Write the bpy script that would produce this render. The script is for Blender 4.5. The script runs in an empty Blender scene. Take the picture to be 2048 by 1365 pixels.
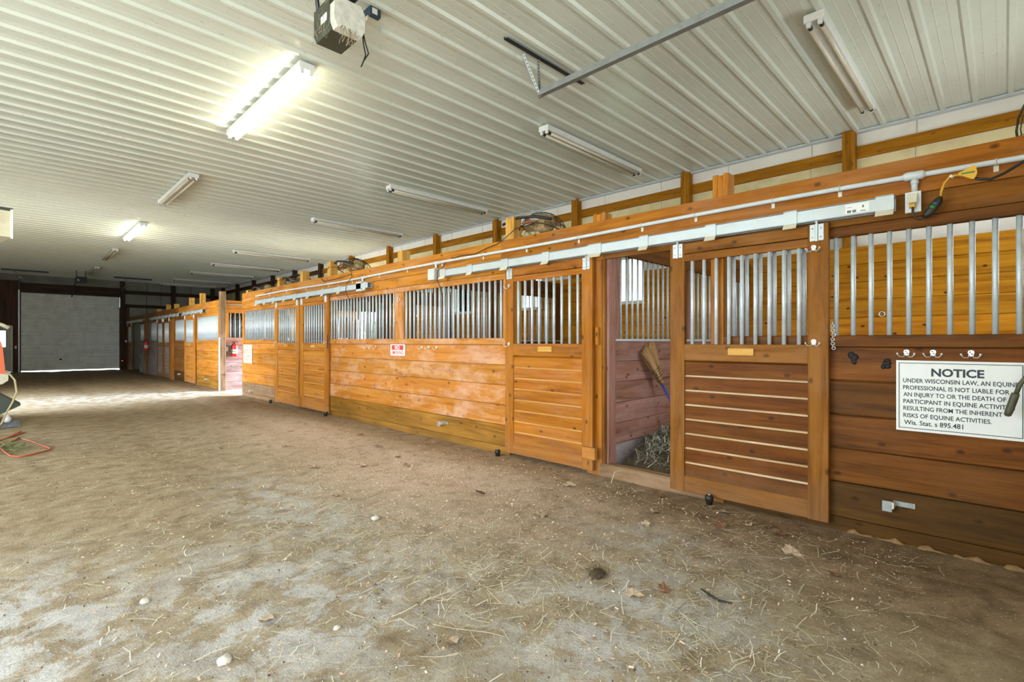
import bpy, math, random
from mathutils import Vector, noise as mnoise

random.seed(7)
C = bpy.context.scene.collection
scn = bpy.context.scene

# ------------------------------------------------------------------ camera
cam_d = bpy.data.cameras.new('camera')
cam = bpy.data.objects.new('camera', cam_d)
C.objects.link(cam)
cam.location = (0, 0, 1.33)
cam.rotation_euler = (math.radians(90), 0, -math.atan(1.015))
cam_d.sensor_width = 36.0
cam_d.lens = 36.0 * 1000.0 / 2048.0
cam_d.shift_y = 1.5 / 2048.0
cam_d.clip_start = 0.02
scn.camera = cam

# ------------------------------------------------------------------ world, daylight, exposure
w = bpy.data.worlds.new('overcast_sky')
scn.world = w
w.use_nodes = True
wn = w.node_tree
bg = wn.nodes['Background']
bg.inputs[0].default_value = (0.80, 0.90, 1.0, 1)
bg.inputs[1].default_value = 8.0
scn.view_settings.view_transform = 'Standard'
scn.view_settings.look = 'None'
scn.view_settings.exposure = 0.28
scn.view_settings.gamma = 1.0
scn.view_settings.use_curve_mapping = False


def area(name, loc, rot, sx, sy, power, col):
    l = bpy.data.lights.new(name, 'AREA')
    l.shape = 'RECTANGLE'
    l.size, l.size_y, l.energy, l.color = sx, sy, power, col
    o = bpy.data.objects.new(name, l)
    o.location = loc
    o.rotation_euler = rot
    C.objects.link(o)
    return o


R90 = math.radians(90)
# daylight entering through the openings of the long side wall (facing +X)
area('daylight_wide_doorway', (-4.35, 5.6, 1.75), (0, -math.radians(68), 0), 2.4, 6.0, 110, (0.82, 0.92, 1.0))
# daylight through the walk-in opening of the end wall behind the viewpoint (facing +Y), tilted up as added ceiling fill
area('daylight_end_doorway', (-1.9, -1.35, 1.7), (math.radians(100), 0, 0), 2.5, 2.5, 260, (0.84, 0.93, 1.0))
area('daylight_cross_aisle', (-4.35, 14.9, 1.6), (0, -math.radians(65), 0), 2.4, 2.4, 520, (0.82, 0.92, 1.0)).data.spread = math.radians(110)
# daylight entering through the cross-aisle doorway in the stall-side wall (facing -X)
area('daylight_side_doorway', (8.80, 14.65, 1.3), (0, math.radians(58), 0), 2.0, 1.35, 800, (0.84, 0.92, 1.0)).data.spread = math.radians(110)
# added fill lamp at an invented opening in the unseen end wall (facing +Y)
area('fill_end_opening', (6.5, -1.12, 2.3), (R90, 0, 0), 1.7, 1.2, 80, (0.88, 0.95, 1.0))
TUBE_POWER = 38.0


# ------------------------------------------------------------------ materials
def lin(h):
    h = h.lstrip('#')
    out = []
    for i in (0, 2, 4):
        c = int(h[i:i + 2], 16) / 255.0
        out.append(c / 12.92 if c <= 0.04045 else ((c + 0.055) / 1.055) ** 2.4)
    return (*out, 1.0)


class NT:
    def __init__(s, name):
        s.m = bpy.data.materials.new(name)
        s.m.use_nodes = True
        s.t = s.m.node_tree
        s.b = s.t.nodes['Principled BSDF']

    def n(s, typ, **kw):
        nd = s.t.nodes.new(typ)
        for k, v in kw.items():
            setattr(nd, k, v)
        return nd

    def l(s, a, b):
        s.t.links.new(a, b)

    def math(s, op, a, b=None, clamp=False):
        nd = s.n('ShaderNodeMath', operation=op)
        nd.use_clamp = clamp
        for i, v in enumerate((a, b)):
            if v is None:
                continue
            if isinstance(v, (int, float)):
                nd.inputs[i].default_value = v
            else:
                s.l(v, nd.inputs[i])
        return nd.outputs[0]

    def mix(s, fac, a, b, blend='MIX'):
        nd = s.n('ShaderNodeMix', data_type='RGBA', blend_type=blend)
        for sock, v in ((nd.inputs[0], fac), (nd.inputs[6], a), (nd.inputs[7], b)):
            if isinstance(v, (int, float)):
                sock.default_value = v
            elif isinstance(v, tuple):
                sock.default_value = v
            else:
                s.l(v, sock)
        return nd.outputs[2]

    def noise(s, vec, scale, detail=3.0, rough=0.55, dist=0.0):
        nd = s.n('ShaderNodeTexNoise')
        nd.inputs['Scale'].default_value = scale
        nd.inputs['Detail'].default_value = detail
        nd.inputs['Roughness'].default_value = rough
        nd.inputs['Distortion'].default_value = dist
        if vec is not None:
            s.l(vec, nd.inputs['Vector'])
        return nd.outputs[0]

    def ramp(s, fac, stops):
        nd = s.n('ShaderNodeValToRGB')
        el = nd.color_ramp.elements
        while len(el) < len(stops):
            el.new(0.5)
        for e, (p, c) in zip(el, stops):
            e.position = p
            e.color = c if isinstance(c, tuple) else (c, c, c, 1)
        s.l(fac, nd.inputs[0])
        return nd.outputs[0]

    def bump(s, h, strength, dist=0.01):
        nd = s.n('ShaderNodeBump')
        nd.inputs['Strength'].default_value = strength
        nd.inputs['Distance'].default_value = dist
        s.l(h, nd.inputs['Height'])
        s.l(nd.outputs[0], s.b.inputs['Normal'])


def plain(name, col, rough=0.6, metal=0.0, dirt=0.15, dirtcol='#5a4a38', scale=9.0, bump=0.0):
    k = NT(name)
    tc = k.n('ShaderNodeTexCoord').outputs['Object']
    f = k.noise(tc, scale, 5.0, 0.6)
    f2 = k.ramp(f, [(0.42, 0.0), (0.75, 1.0)])
    c = k.mix(k.math('MULTIPLY', f2, dirt), lin(col), lin(dirtcol))
    k.l(c, k.b.inputs['Base Color'])
    k.b.inputs['Roughness'].default_value = rough
    k.b.inputs['Metallic'].default_value = metal
    if bump:
        k.bump(f, bump, 0.005)
    return k.m


def emit(name, col, strength):
    k = NT(name)
    k.b.inputs['Base Color'].default_value = lin('#f4f4f0')
    k.b.inputs['Emission Color'].default_value = col
    k.b.inputs['Emission Strength'].default_value = strength
    return k.m


def wood(name, dark, mid, light, axis='Y', var=0.35, knots=0.75, scuff=0.0, scuffcol='#e8c9b8', rough=0.5, stain=0.25,
         low=None, spec=0.12):
    """timber with grain along one axis, every board of a mesh tinted on its own"""
    k = NT(name + '_' + axis.lower())
    tc = k.n('ShaderNodeTexCoord').outputs['Object']
    geo = k.n('ShaderNodeNewGeometry')
    rnd = geo.outputs['Random Per Island']
    oi = k.n('ShaderNodeObjectInfo').outputs['Random']
    off = k.n('ShaderNodeCombineXYZ')
    k.l(k.math('MULTIPLY', rnd, 31.0), off.inputs[0])
    k.l(k.math('ADD', k.math('MULTIPLY', rnd, 47.0), k.math('MULTIPLY', oi, 23.0)), off.inputs[1])
    k.l(k.math('MULTIPLY', rnd, 19.0), off.inputs[2])
    add = k.n('ShaderNodeVectorMath', operation='ADD')
    k.l(tc, add.inputs[0])
    k.l(off.outputs[0], add.inputs[1])
    p = add.outputs[0]

    def mapped(al, ac):
        mp = k.n('ShaderNodeMapping')
        sc = {'X': (al, ac, ac), 'Y': (ac, al, ac), 'Z': (ac, ac, al)}[axis]
        mp.inputs['Scale'].default_value = sc
        k.l(p, mp.inputs['Vector'])
        return mp.outputs[0]
    g = k.noise(mapped(1.1, 16.0), 1.0, 6.0, 0.62, 0.7)
    fine = k.noise(mapped(4.0, 120.0), 1.0, 2.0, 0.5)
    blotch = k.noise(mapped(1.1, 3.0), 1.0, 3.0, 0.5)
    c = k.ramp(g, [(0.28, lin(dark)), (0.5, lin(mid)), (0.72, lin(light))])
    # tint of each board
    hsv = k.n('ShaderNodeHueSaturation')
    k.l(c, hsv.inputs['Color'])
    k.l(k.math('ADD', k.math('MULTIPLY', rnd, var), 1.0 - var * 0.55), hsv.inputs['Value'])
    k.l(k.math('ADD', k.math('MULTIPLY', rnd, -0.007), 0.505), hsv.inputs['Hue'])
    c = hsv.outputs[0]
    bl = k.ramp(blotch, [(0.35, 1.0), (0.6, 0.0)])
    c = k.mix(k.math('MULTIPLY', bl, stain), c, lin(dark))
    c = k.mix(k.math('MULTIPLY', k.ramp(fine, [(0.45, 0.0), (0.7, 1.0)]), 0.14), c, lin(dark))
    if knots:
        vo = k.n('ShaderNodeTexVoronoi')
        vo.inputs['Scale'].default_value = 1.0
        vo.inputs['Randomness'].default_value = 1.0
        vo.voronoi_dimensions = '2D'
        ps = k.n('ShaderNodeSeparateXYZ')
        k.l(p, ps.inputs[0])
        al, ac = {'X': (0, 2), 'Y': (1, 2), 'Z': (2, 1)}[axis]
        kv = k.n('ShaderNodeCombineXYZ')
        k.l(k.math('MULTIPLY', ps.outputs[al], 3.2), kv.inputs[0])
        k.l(k.math('MULTIPLY', ps.outputs[ac], 5.0), kv.inputs[1])
        k.l(kv.outputs[0], vo.inputs['Vector'])
        d = k.ramp(vo.outputs['Distance'], [(0.03, 1.0), (0.052, 0.8), (0.10, 0.0)])
        sel = k.n('ShaderNodeSeparateColor')
        k.l(vo.outputs['Color'], sel.inputs[0])
        s_ = k.math('GREATER_THAN', sel.outputs[0], 0.55)
        kf = k.math('MULTIPLY', k.math('MULTIPLY', d, s_), knots)
        c = k.mix(kf, c, lin('#331706'))
    if scuff:
        sn = k.noise(mapped(1.6, 3.4), 1.0, 6.0, 0.68, 0.4)
        sf = k.ramp(sn, [(0.47, 0.0), (0.66, 1.0)])
        c = k.mix(k.math('MULTIPLY', sf, scuff), c, lin(scuffcol))
    if low:
        # splashed dirt near the ground, with a ragged edge of its own
        sep = k.n('ShaderNodeSeparateXYZ')
        k.l(k.n('ShaderNodeNewGeometry').outputs['Position'], sep.inputs[0])
        h = k.math('ADD', sep.outputs[2], k.math('MULTIPLY', k.noise(tc, 3.0, 4.0), 0.5))
        lf = k.ramp(h, [(0.22, 1.0), (0.62, 0.0)])
        c = k.mix(k.math('MULTIPLY', lf, 0.4), c, lin(low))
    k.l(c, k.b.inputs['Base Color'])
    k.b.inputs['Roughness'].default_value = rough
    k.b.inputs['Specular IOR Level'].default_value = spec
    k.bump(g, 0.18, 0.004)
    return k.m


_W = {}
WOODS = {
    'pine': dict(dark='#844a10', mid='#b6741f', light='#c8893a', var=0.30, scuff=0.08, low='#a07a58'),
    'pinedoor': dict(dark='#744009', mid='#a06014', light='#b07324', var=0.34, scuff=0.06, low='#96714e'),
    'scuffed': dict(dark='#955820', mid='#b8762a', light='#c68c44', var=0.16, scuff=0.5, knots=0.7, scuffcol='#dcb59a'),
    'brown': dict(dark='#543007', mid='#835012', light='#94601c', var=0.26, scuff=0.14, scuffcol='#b8906a', low='#8a6a4c'),
    'browndoor': dict(dark='#3e2004', mid='#673807', light='#7a480f', var=0.35, scuff=0.05, scuffcol='#b8906a', low='#94704e'),
    'redbrown': dict(dark='#3e2206', mid='#6b3e10', light='#7c4c1a', var=0.42, scuff=0.07, scuffcol='#a07850', low='#5f4a2a'),
    'treated': dict(dark='#5c3f0d', mid='#a06c22', light='#b48234', var=0.15, stain=0.55, scuff=0.10, scuffcol='#c09a5c', low='#7d5f34'),
    'darktreated': dict(dark='#33200a', mid='#533613', light='#64461a', var=0.15, stain=0.4, scuff=0.08, scuffcol='#7c6038'),
    'greytreated': dict(dark='#5a4632', mid='#86694a', light='#98795a', var=0.2, stain=0.4, scuff=0.15),
    'lining': dict(dark='#8a4f05', mid='#bd7a12', light='#cb8c22', var=0.28, knots=0.95, stain=0.3),
    'purple': dict(dark='#6a463a', mid='#9a6d5c', light='#aa8072', var=0.25, scuff=0.3, scuffcol='#b89a94', stain=0.3),
    'inner': dict(dark='#47290e', mid='#704318', light='#825224', var=0.25, stain=0.3),
    'frame': dict(dark='#6d4205', mid='#9c640e', light='#ae781c', var=0.2, knots=0.4),
    'darkframe': dict(dark='#2c1c10', mid='#453020', light='#54402c', var=0.2, knots=0.2),
    'stub': dict(dark='#a87428', mid='#cc9a4c', light='#d8ac62', var=0.12, knots=0.2),
    'washed': dict(dark='#6e5450', mid='#917672', light='#a48c88', var=0.35, scuff=0.4, scuffcol='#bdb2b4'),
    'greyed': dict(dark='#5c4c46', mid='#83726c', light='#96867e', var=0.3, scuff=0.4, scuffcol='#b0a8a8'),
    'ledge': dict(dark='#b87c3c', mid='#d6a260', light='#e2b478', var=0.1, knots=0),  # lighter timber: highlight on the slat tops put into the colour
    'dustyledge': dict(dark='#b08a5c', mid='#d8bc90', light='#e8d4b0', var=0.1, knots=0, scuff=0.4, scuffcol='#f0e4cc'),
    'darkboard': dict(dark='#3a2214', mid='#583624', light='#664430', var=0.25, knots=0.2),
}


def W(kind, axis='Y'):
    key = kind + axis
    if key not in _W:
        _W[key] = wood(kind + '_timber', axis=axis, **WOODS[kind])
    return _W[key]


M = {}
M['galv'] = plain('galvanised_bar', '#c9d2d6', 0.42, 0.25, 0.35, '#8a8880', 14)
M['galvwhite'] = plain('pale_galvanised', '#c6cccb', 0.42, 0.25, 0.25, '#9a968a', 6)
M['track'] = plain('track_steel', '#bcc5c6', 0.4, 0.3, 0.35, '#a39f90', 5)
M['lip'] = plain('dusty_bracket', '#d6cfb8', 0.55, 0.1, 0.4, '#b39c70', 8)
M['conduit'] = plain('grey_conduit', '#c9d0d2', 0.4, 0.0, 0.3, '#a09a8c', 7)
M['boxgrey'] = plain('grey_box', '#c4c4b8', 0.5, 0.0, 0.3, '#8f8a78', 14)
M['zinc'] = plain('zinc_plate', '#dcdcd8', 0.3, 0.6, 0.1)
M['darksteel'] = plain('dark_angle_steel', '#4a4e50', 0.5, 0.7, 0.3, '#2f2d28', 20)
M['steel'] = plain('track_galv', '#a7acab', 0.4, 0.7, 0.3, '#6a675e', 16)
M['black'] = plain('black_rubber', '#16140f', 0.5, 0.0, 0.2)
M['blackbrown'] = plain('charred_knot', '#0f0a07', 0.7, 0.0, 0.4, '#2a1a10', 40, 0.6)
M['ceiling'] = None
M['white'] = plain('white_enamel', '#e4e4de', 0.4, 0.0, 0.2, '#a8a294', 10)
M['tube'] = plain('dusty_tube', '#d3cbb4', 0.35, 0.0, 0.35, '#a8987c', 5)
M['sheet'] = plain('white_wrap', '#e2dccf', 0.7, 0.0, 0.3, '#b8ab98', 2.5, 0.2)
M['stainedsheet'] = plain('stained_wrap', '#d6c798', 0.75, 0.0, 0.55, '#a88f50', 3.5, 0.2)
M['farsheet'] = plain('grey_wrap', '#8d8c80', 0.75, 0.0, 0.45, '#5a5a4c', 2.0)
M['sign'] = plain('white_sign', '#e2e4e0', 0.35, 0.0, 0.1, '#b8b8a8', 12)
M['cream'] = plain('cream_sign', '#e2dabf', 0.5, 0.0, 0.15, '#b0a480', 12)
M['ink'] = plain('sign_ink', '#1d2630', 0.5, 0.0, 0.05)
M['red'] = plain('sign_red', '#cc2416', 0.45, 0.0, 0.1)
M['greyink'] = plain('faded_ink', '#6c6a58', 0.6, 0.0, 0.05)
M['extred'] = plain('extinguisher_red', '#d2281c', 0.3, 0.0, 0.1)
M['orange'] = plain('orange_paint', '#e5641a', 0.4, 0.0, 0.15)
M['creammetal'] = plain('cream_paint', '#d8d0b4', 0.45, 0.0, 0.3, '#9a8a60', 8)
M['green'] = plain('dark_green_paint', '#2f3b2c', 0.5, 0.0, 0.35, '#4c4a38', 6)
M['olive'] = plain('olive_plastic', '#4a4a34', 0.5, 0.0, 0.4, '#6b6448', 18)
M['opener'] = plain('opener_case', '#3f4234', 0.5, 0.1, 0.3, '#5a563f', 12)
M['lens'] = plain('clouded_lens', '#d5d2c4', 0.45, 0.0, 0.5, '#8f8878', 22)
M['twine'] = plain('hay_twine', '#a89878', 0.8, 0.0, 0.4, '#5a4424', 30)
M['yellow'] = plain('yellow_cord', '#c9951c', 0.4, 0.0, 0.2, '#7a5510', 20)
M['amber'] = plain('amber_plastic', '#d9a82e', 0.25, 0.0, 0.1, '#8a6010', 20)
M['foam'] = plain('old_foam', '#8a6a42', 0.85, 0.0, 0.5, '#4a3820', 30)
M['bluebox'] = plain('dark_blue_box', '#1c3a4c', 0.5, 0.0, 0.3)
M['brownwire'] = plain('brown_wire', '#3b2616', 0.5, 0.0, 0.2)
M['beigewire'] = plain('beige_wire', '#b3a180', 0.5, 0.0, 0.2)
M['orangecord'] = plain('orange_extension_cord', '#b8532c', 0.5, 0.0, 0.3, '#6d4028', 30)
M['hose'] = plain('cream_hose', '#c8bd90', 0.5, 0.0, 0.2)
M['dust'] = plain('dusty_blades', '#b49a6a', 0.85, 0.0, 0.7, '#54452c', 30, 0.5)
M['wire'] = plain('cage_wire', '#2c281e', 0.5, 0.5, 0.4, '#8c7a54', 40)
M['bristle'] = None
M['bluehandle'] = plain('blue_broom_handle', '#243f9c', 0.35, 0.0, 0.15)
M['straw'] = None
M['stone'] = plain('pale_stone', '#b8b1a4', 0.8, 0.0, 0.3, '#9a8f80', 30)
M['leaf'] = plain('dry_leaf', '#b29c82', 0.8, 0.0, 0.6, '#5f4428', 40)
M['leafbrown'] = plain('brown_leaf', '#765037', 0.8, 0.0, 0.5, '#4d2d1a', 40)
M['dung'] = plain('dry_clump', '#4e4028', 0.9, 0.0, 0.7, '#2b2214', 60, 0.8)
M['doorpanel'] = plain('garage_panel', '#e0e3d9', 0.5, 0.1, 0.3, '#6c6c60', 3)
M['mandoor'] = plain('man_door_paint', '#b9bdb0', 0.5, 0.0, 0.35, '#8c8a68', 3)
M['plate'] = plain('outlet_plate', '#e2e2da', 0.4, 0.0, 0.1)
M['led'] = emit('sensor_light', (1.0, 0.05, 0.02, 1), 6.0)
M['lit'] = emit('lit_tube', (1.0, 0.98, 0.76, 1), TUBE_POWER)
M['grass'] = plain('bounce_gravel', '#d6d3cc', 0.9, 0.0, 0.4, '#b0ad9c', 1.0)
M['lawn'] = plain('outdoor_grass', '#6c7a3c', 0.9, 0.0, 0.5, '#8c8a58', 1.0)
M['bush'] = plain('outdoor_tree', '#2e3a1c', 0.9, 0.0, 0.5, '#4c5a2c', 3.0)
M['labelgreen'] = plain('label_green', '#2c7a34', 0.5)
M['labelblue'] = plain('label_blue', '#2a5574', 0.5)


def ceiling_mat():
    k = NT('ribbed_steel_liner')
    tc = k.n('ShaderNodeTexCoord').outputs['Object']
    f = k.noise(tc, 1.4, 5.0, 0.6)
    f2 = k.noise(tc, 22.0, 3.0, 0.6)
    c = k.mix(k.math('MULTIPLY', k.ramp(f, [(0.4, 0.0), (0.75, 1.0)]), 0.30), lin('#d4d8ca'), lin('#bdc0b0'))
    c = k.mix(k.math('MULTIPLY', k.ramp(f2, [(0.62, 0.0), (0.75, 1.0)]), 0.35), c, lin('#7d7a6a'))
    k.l(c, k.b.inputs['Base Color'])
    k.b.inputs['Roughness'].default_value = 0.27
    k.b.inputs['Specular IOR Level'].default_value = 0.55
    return k.m


M['ceiling'] = ceiling_mat()


def glass_mat():
    k = NT('window_glass')
    tr = k.n('ShaderNodeBsdfTransparent')
    gl = k.n('ShaderNodeBsdfGlossy')
    gl.inputs['Roughness'].default_value = 0.03
    fr = k.n('ShaderNodeFresnel')
    fr.inputs[0].default_value = 1.45
    mx = k.n('ShaderNodeMixShader')
    k.l(fr.outputs[0], mx.inputs[0])
    k.l(tr.outputs[0], mx.inputs[1])
    k.l(gl.outputs[0], mx.inputs[2])
    out = [n for n in k.t.nodes if n.type == 'OUTPUT_MATERIAL'][0]
    k.l(mx.outputs[0], out.inputs['Surface'])
    return k.m


M['glass'] = glass_mat()


def blade_mat(name, stops, rough=0.7):
    k = NT(name)
    r = k.n('ShaderNodeNewGeometry').outputs['Random Per Island']
    c = k.ramp(r, [(p, lin(h)) for p, h in stops])
    k.l(c, k.b.inputs['Base Color'])
    k.b.inputs['Roughness'].default_value = rough
    return k.m


M['straw'] = blade_mat('straw_blades', [(0.0, '#7d7052'), (0.35, '#b3a684'), (0.7, '#d3c9ac'), (1.0, '#e8e2d0')])
M['hay'] = blade_mat('hay_blades', [(0.0, '#2e2a1c'), (0.4, '#6a6450'), (0.75, '#a8a290'), (1.0, '#ddd8c8')])
M['bristle'] = blade_mat('broom_bristle', [(0.0, '#8a6236'), (0.5, '#bd8f56'), (1.0, '#d8b078')])
M['crumbs'] = blade_mat('soil_crumb', [(0.0, '#2e2418'), (0.5, '#5c4a34'), (0.75, '#94866e'), (1.0, '#d8d0c0')], 0.95)
M['greenhay'] = blade_mat('green_hay_blades', [(0.0, '#4c5a2c'), (0.5, '#7a8450'), (1.0, '#a8a878')])
M['shaving'] = blade_mat('wood_shaving', [(0.0, '#b8916c'), (0.5, '#d8b494'), (1.0, '#efe0cc')])


def floor_mat():
    k = NT('packed_dirt')
    tc = k.n('ShaderNodeTexCoord').outputs['Object']
    at = k.n('ShaderNodeVertexColor')
    at.layer_name = 'cover'
    sp = k.n('ShaderNodeSeparateColor')
    k.l(at.outputs[0], sp.inputs[0])
    nbig = k.noise(tc, 1.3, 6.0, 0.62, 0.3)
    nmid = k.noise(tc, 6.0, 6.0, 0.65, 0.4)
    nfine = k.noise(tc, 85.0, 4.0, 0.7)
    base = k.ramp(nmid, [(0.30, lin('#75644a')), (0.5, lin('#958468')), (0.72, lin('#a89a7e'))])
    # darker soil
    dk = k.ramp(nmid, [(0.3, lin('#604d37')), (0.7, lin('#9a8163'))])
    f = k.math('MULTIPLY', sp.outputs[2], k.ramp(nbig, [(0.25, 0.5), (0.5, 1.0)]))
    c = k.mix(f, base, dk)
    # pinkish wood shavings
    sh = k.ramp(nfine, [(0.35, lin('#b59a84')), (0.55, lin('#d8c0aa')), (0.75, lin('#f0e2d4'))])
    f = k.math('MULTIPLY', sp.outputs[0], k.ramp(nmid, [(0.30, 0.45), (0.50, 1.0)]))
    c = k.mix(f, c, sh)
    # pale lime dust, plus daylight pools painted in the same tone
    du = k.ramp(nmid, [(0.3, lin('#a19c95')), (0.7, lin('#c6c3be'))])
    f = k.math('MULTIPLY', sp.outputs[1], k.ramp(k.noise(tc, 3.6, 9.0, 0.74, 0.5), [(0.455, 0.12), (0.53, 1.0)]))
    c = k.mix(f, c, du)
    # grit
    gr = k.n('ShaderNodeTexVoronoi')
    gr.inputs['Scale'].default_value = 70.0
    k.l(tc, gr.inputs['Vector'])
    sc = k.n('ShaderNodeSeparateColor')
    k.l(gr.outputs['Color'], sc.inputs[0])
    d = k.ramp(gr.outputs['Distance'], [(0.14, 1.0), (0.3, 0.0)])
    lt = k.math('MULTIPLY', d, k.math('GREATER_THAN', sc.outputs[0], 0.80))
    c = k.mix(k.math('MULTIPLY', lt, 0.6), c, lin('#e2d8c4'))
    dkk = k.math('MULTIPLY', d, k.math('LESS_THAN', sc.outputs[0], 0.14))
    c = k.mix(k.math('MULTIPLY', dkk, 0.55), c, lin('#3a2c1c'))
    sf = k.ramp(nfine, [(0.3, 1.0), (0.5, 0.0)])
    c = k.mix(k.math('MULTIPLY', sf, 0.35), c, lin('#53452f'))
    k.l(c, k.b.inputs['Base Color'])
    k.b.inputs['Roughness'].default_value = 0.95
    k.b.inputs['Specular IOR Level'].default_value = 0.15
    h = k.math('ADD', k.math('MULTIPLY', k.noise(tc, 16.0, 5.0, 0.7), 0.55), k.math('MULTIPLY', nfine, 0.5))
    h = k.math('ADD', h, k.math('MULTIPLY', lt, 0.25))
    k.bump(h, 0.6, 0.02)
    return k.m


M['floor'] = floor_mat()


# ------------------------------------------------------------------ mesh builder
class MB:
    def __init__(s):
        s.v, s.f, s.sm = [], [], []

    def add(s, vs, fs, smooth=False):
        o = len(s.v)
        s.v.extend([tuple(p) for p in vs])
        for f in fs:
            s.f.append([i + o for i in f])
            s.sm.append(smooth)
        return s

    def box(s, x0, x1, y0, y1, z0, z1):
        vs = [(x, y, z) for x in (x0, x1) for y in (y0, y1) for z in (z0, z1)]
        return s.add(vs, [(0, 1, 3, 2), (4, 6, 7, 5), (0, 4, 5, 1), (2, 3, 7, 6), (0, 2, 6, 4), (1, 5, 7, 3)])

    def cbox(s, x0, x1, y0, y1, z0, z1, axis='Y', c=0.004):
        """box with its long edges eased"""
        def ring(a0, a1, b0, b1):
            return [(a0 + c, b0), (a1 - c, b0), (a1, b0 + c), (a1, b1 - c), (a1 - c, b1), (a0 + c, b1), (a0, b1 - c), (a0, b0 + c)]
        if axis == 'Y':
            r = ring(x0, x1, z0, z1)
            vs = [(a, y, b) for y in (y0, y1) for a, b in r]
        elif axis == 'Z':
            r = ring(x0, x1, y0, y1)
            vs = [(a, b, z) for z in (z0, z1) for a, b in r]
        else:
            r = ring(y0, y1, z0, z1)
            vs = [(x, a, b) for x in (x0, x1) for a, b in r]
        fs = [(i, (i + 1) % 8, 8 + (i + 1) % 8, 8 + i) for i in range(8)]
        fs += [tuple(range(7, -1, -1)), tuple(range(8, 16))]
        return s.add(vs, fs)

    def prism(s, poly, axis, a0, a1):
        n = len(poly)
        mk = {'X': lambda a, p: (a, p[0], p[1]), 'Y': lambda a, p: (p[0], a, p[1]), 'Z': lambda a, p: (p[0], p[1], a)}[axis]
        vs = [mk(a0, p) for p in poly] + [mk(a1, p) for p in poly]
        fs = [(i, (i + 1) % n, n + (i + 1) % n, n + i) for i in range(n)]
        fs += [tuple(range(n - 1, -1, -1)), tuple(range(n, 2 * n))]
        return s.add(vs, fs)

    def tube(s, pts, r, n=8, closed=False):
        pts = [Vector(p) for p in pts]
        m = len(pts)
        rs = r if isinstance(r, (list, tuple)) else [r] * m
        tang = []
        for i in range(m):
            a = pts[i - 1] if (i > 0 or closed) else pts[i]
            b = pts[(i + 1) % m] if (i < m - 1 or closed) else pts[i]
            tang.append((b - a).normalized())
        u = tang[0].cross(Vector((0, 0, 1)))
        if u.length < 0.1:
            u = tang[0].cross(Vector((1, 0, 0)))
        u.normalize()
        vs = []
        for i in range(m):
            t = tang[i]
            u = (u - t * u.dot(t))
            if u.length < 1e-6:
                u = t.orthogonal()
            u.normalize()
            vv = t.cross(u)
            for k in range(n):
                a = 2 * math.pi * k / n
                vs.append(pts[i] + (u * math.cos(a) + vv * math.sin(a)) * rs[i])
        fs = []
        last = m if closed else m - 1
        for i in range(last):
            for k in range(n):
                j = (i + 1) % m
                fs.append((i * n + k, i * n + (k + 1) % n, j * n + (k + 1) % n, j * n + k))
        s.add(vs, fs, True)
        if not closed:
            o = len(s.v) - m * n
            s.f.append([o + k for k in range(n - 1, -1, -1)])
            s.sm.append(False)
            s.f.append([o + (m - 1) * n + k for k in range(n)])
            s.sm.append(False)
        return s

    def ring(s, c, nrm, R, r, n=28, k=6):
        c, nrm = Vector(c), Vector(nrm).normalized()
        u = nrm.orthogonal().normalized()
        v = nrm.cross(u)
        return s.tube([c + (u * math.cos(2 * math.pi * i / n) + v * math.sin(2 * math.pi * i / n)) * R for i in range(n)], r, k, True)

    def ball(s, c, rx, ry, rz, n=12, m=8, jit=0.0, seed=0):
        vs, fs = [], []
        rd = random.Random(seed)
        for i in range(m + 1):
            th = math.pi * i / m
            for k in range(n):
                ph = 2 * math.pi * k / n
                q = 1.0 + (rd.uniform(-jit, jit) if 0 < i < m else 0)
                vs.append((c[0] + rx * q * math.sin(th) * math.cos(ph), c[1] + ry * q * math.sin(th) * math.sin(ph), c[2] + rz * q * math.cos(th)))
        for i in range(m):
            for k in range(n):
                fs.append((i * n + k, (i + 1) * n + k, (i + 1) * n + (k + 1) % n, i * n + (k + 1) % n))
        return s.add(vs, fs, True)

    def lathe(s, c, prof, n=20):
        vs, fs = [], []
        for r, z in prof:
            for k in range(n):
                a = 2 * math.pi * k / n
                vs.append((c[0] + r * math.cos(a), c[1] + r * math.sin(a), c[2] + z))
        m = len(prof)
        for i in range(m - 1):
            for k in range(n):
                fs.append((i * n + k, i * n + (k + 1) % n, (i + 1) * n + (k + 1) % n, (i + 1) * n + k))
        fs.append(tuple(range(n - 1, -1, -1)))
        fs.append(tuple((m - 1) * n + k for k in range(n)))
        return s.add(vs, fs, True)

    def build(s, name, mat, parent=None, label=None):
        off = Vector((0, 0, 0))
        q = parent
        while q is not None:
            off += q.location
            q = q.parent
        me = bpy.data.meshes.new(name)
        me.from_pydata([(x - off.x, y - off.y, z - off.z) for x, y, z in s.v], [], s.f)
        me.polygons.foreach_set('use_smooth', s.sm)
        me.materials.append(mat)
        me.update()
        o = bpy.data.objects.new(name, me)
        C.objects.link(o)
        if parent is not None:
            o.parent = parent
        if label:
            o['label'] = label
        return o


def tag(o, label, cat, group=None, kind=None):
    o['label'] = label
    o['category'] = cat
    if group:
        o['group'] = group
    if kind:
        o['kind'] = kind
    return o


def thing(name, label, cat, loc, group=None, kind=None):
    o = bpy.data.objects.new(name, None)
    C.objects.link(o)
    o.location = loc
    o.empty_display_size = 0.1
    return tag(o, label, cat, group, kind)


def struct(o, label=None):
    o['kind'] = 'structure'
    if label:
        o['label'] = label
    return o


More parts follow.
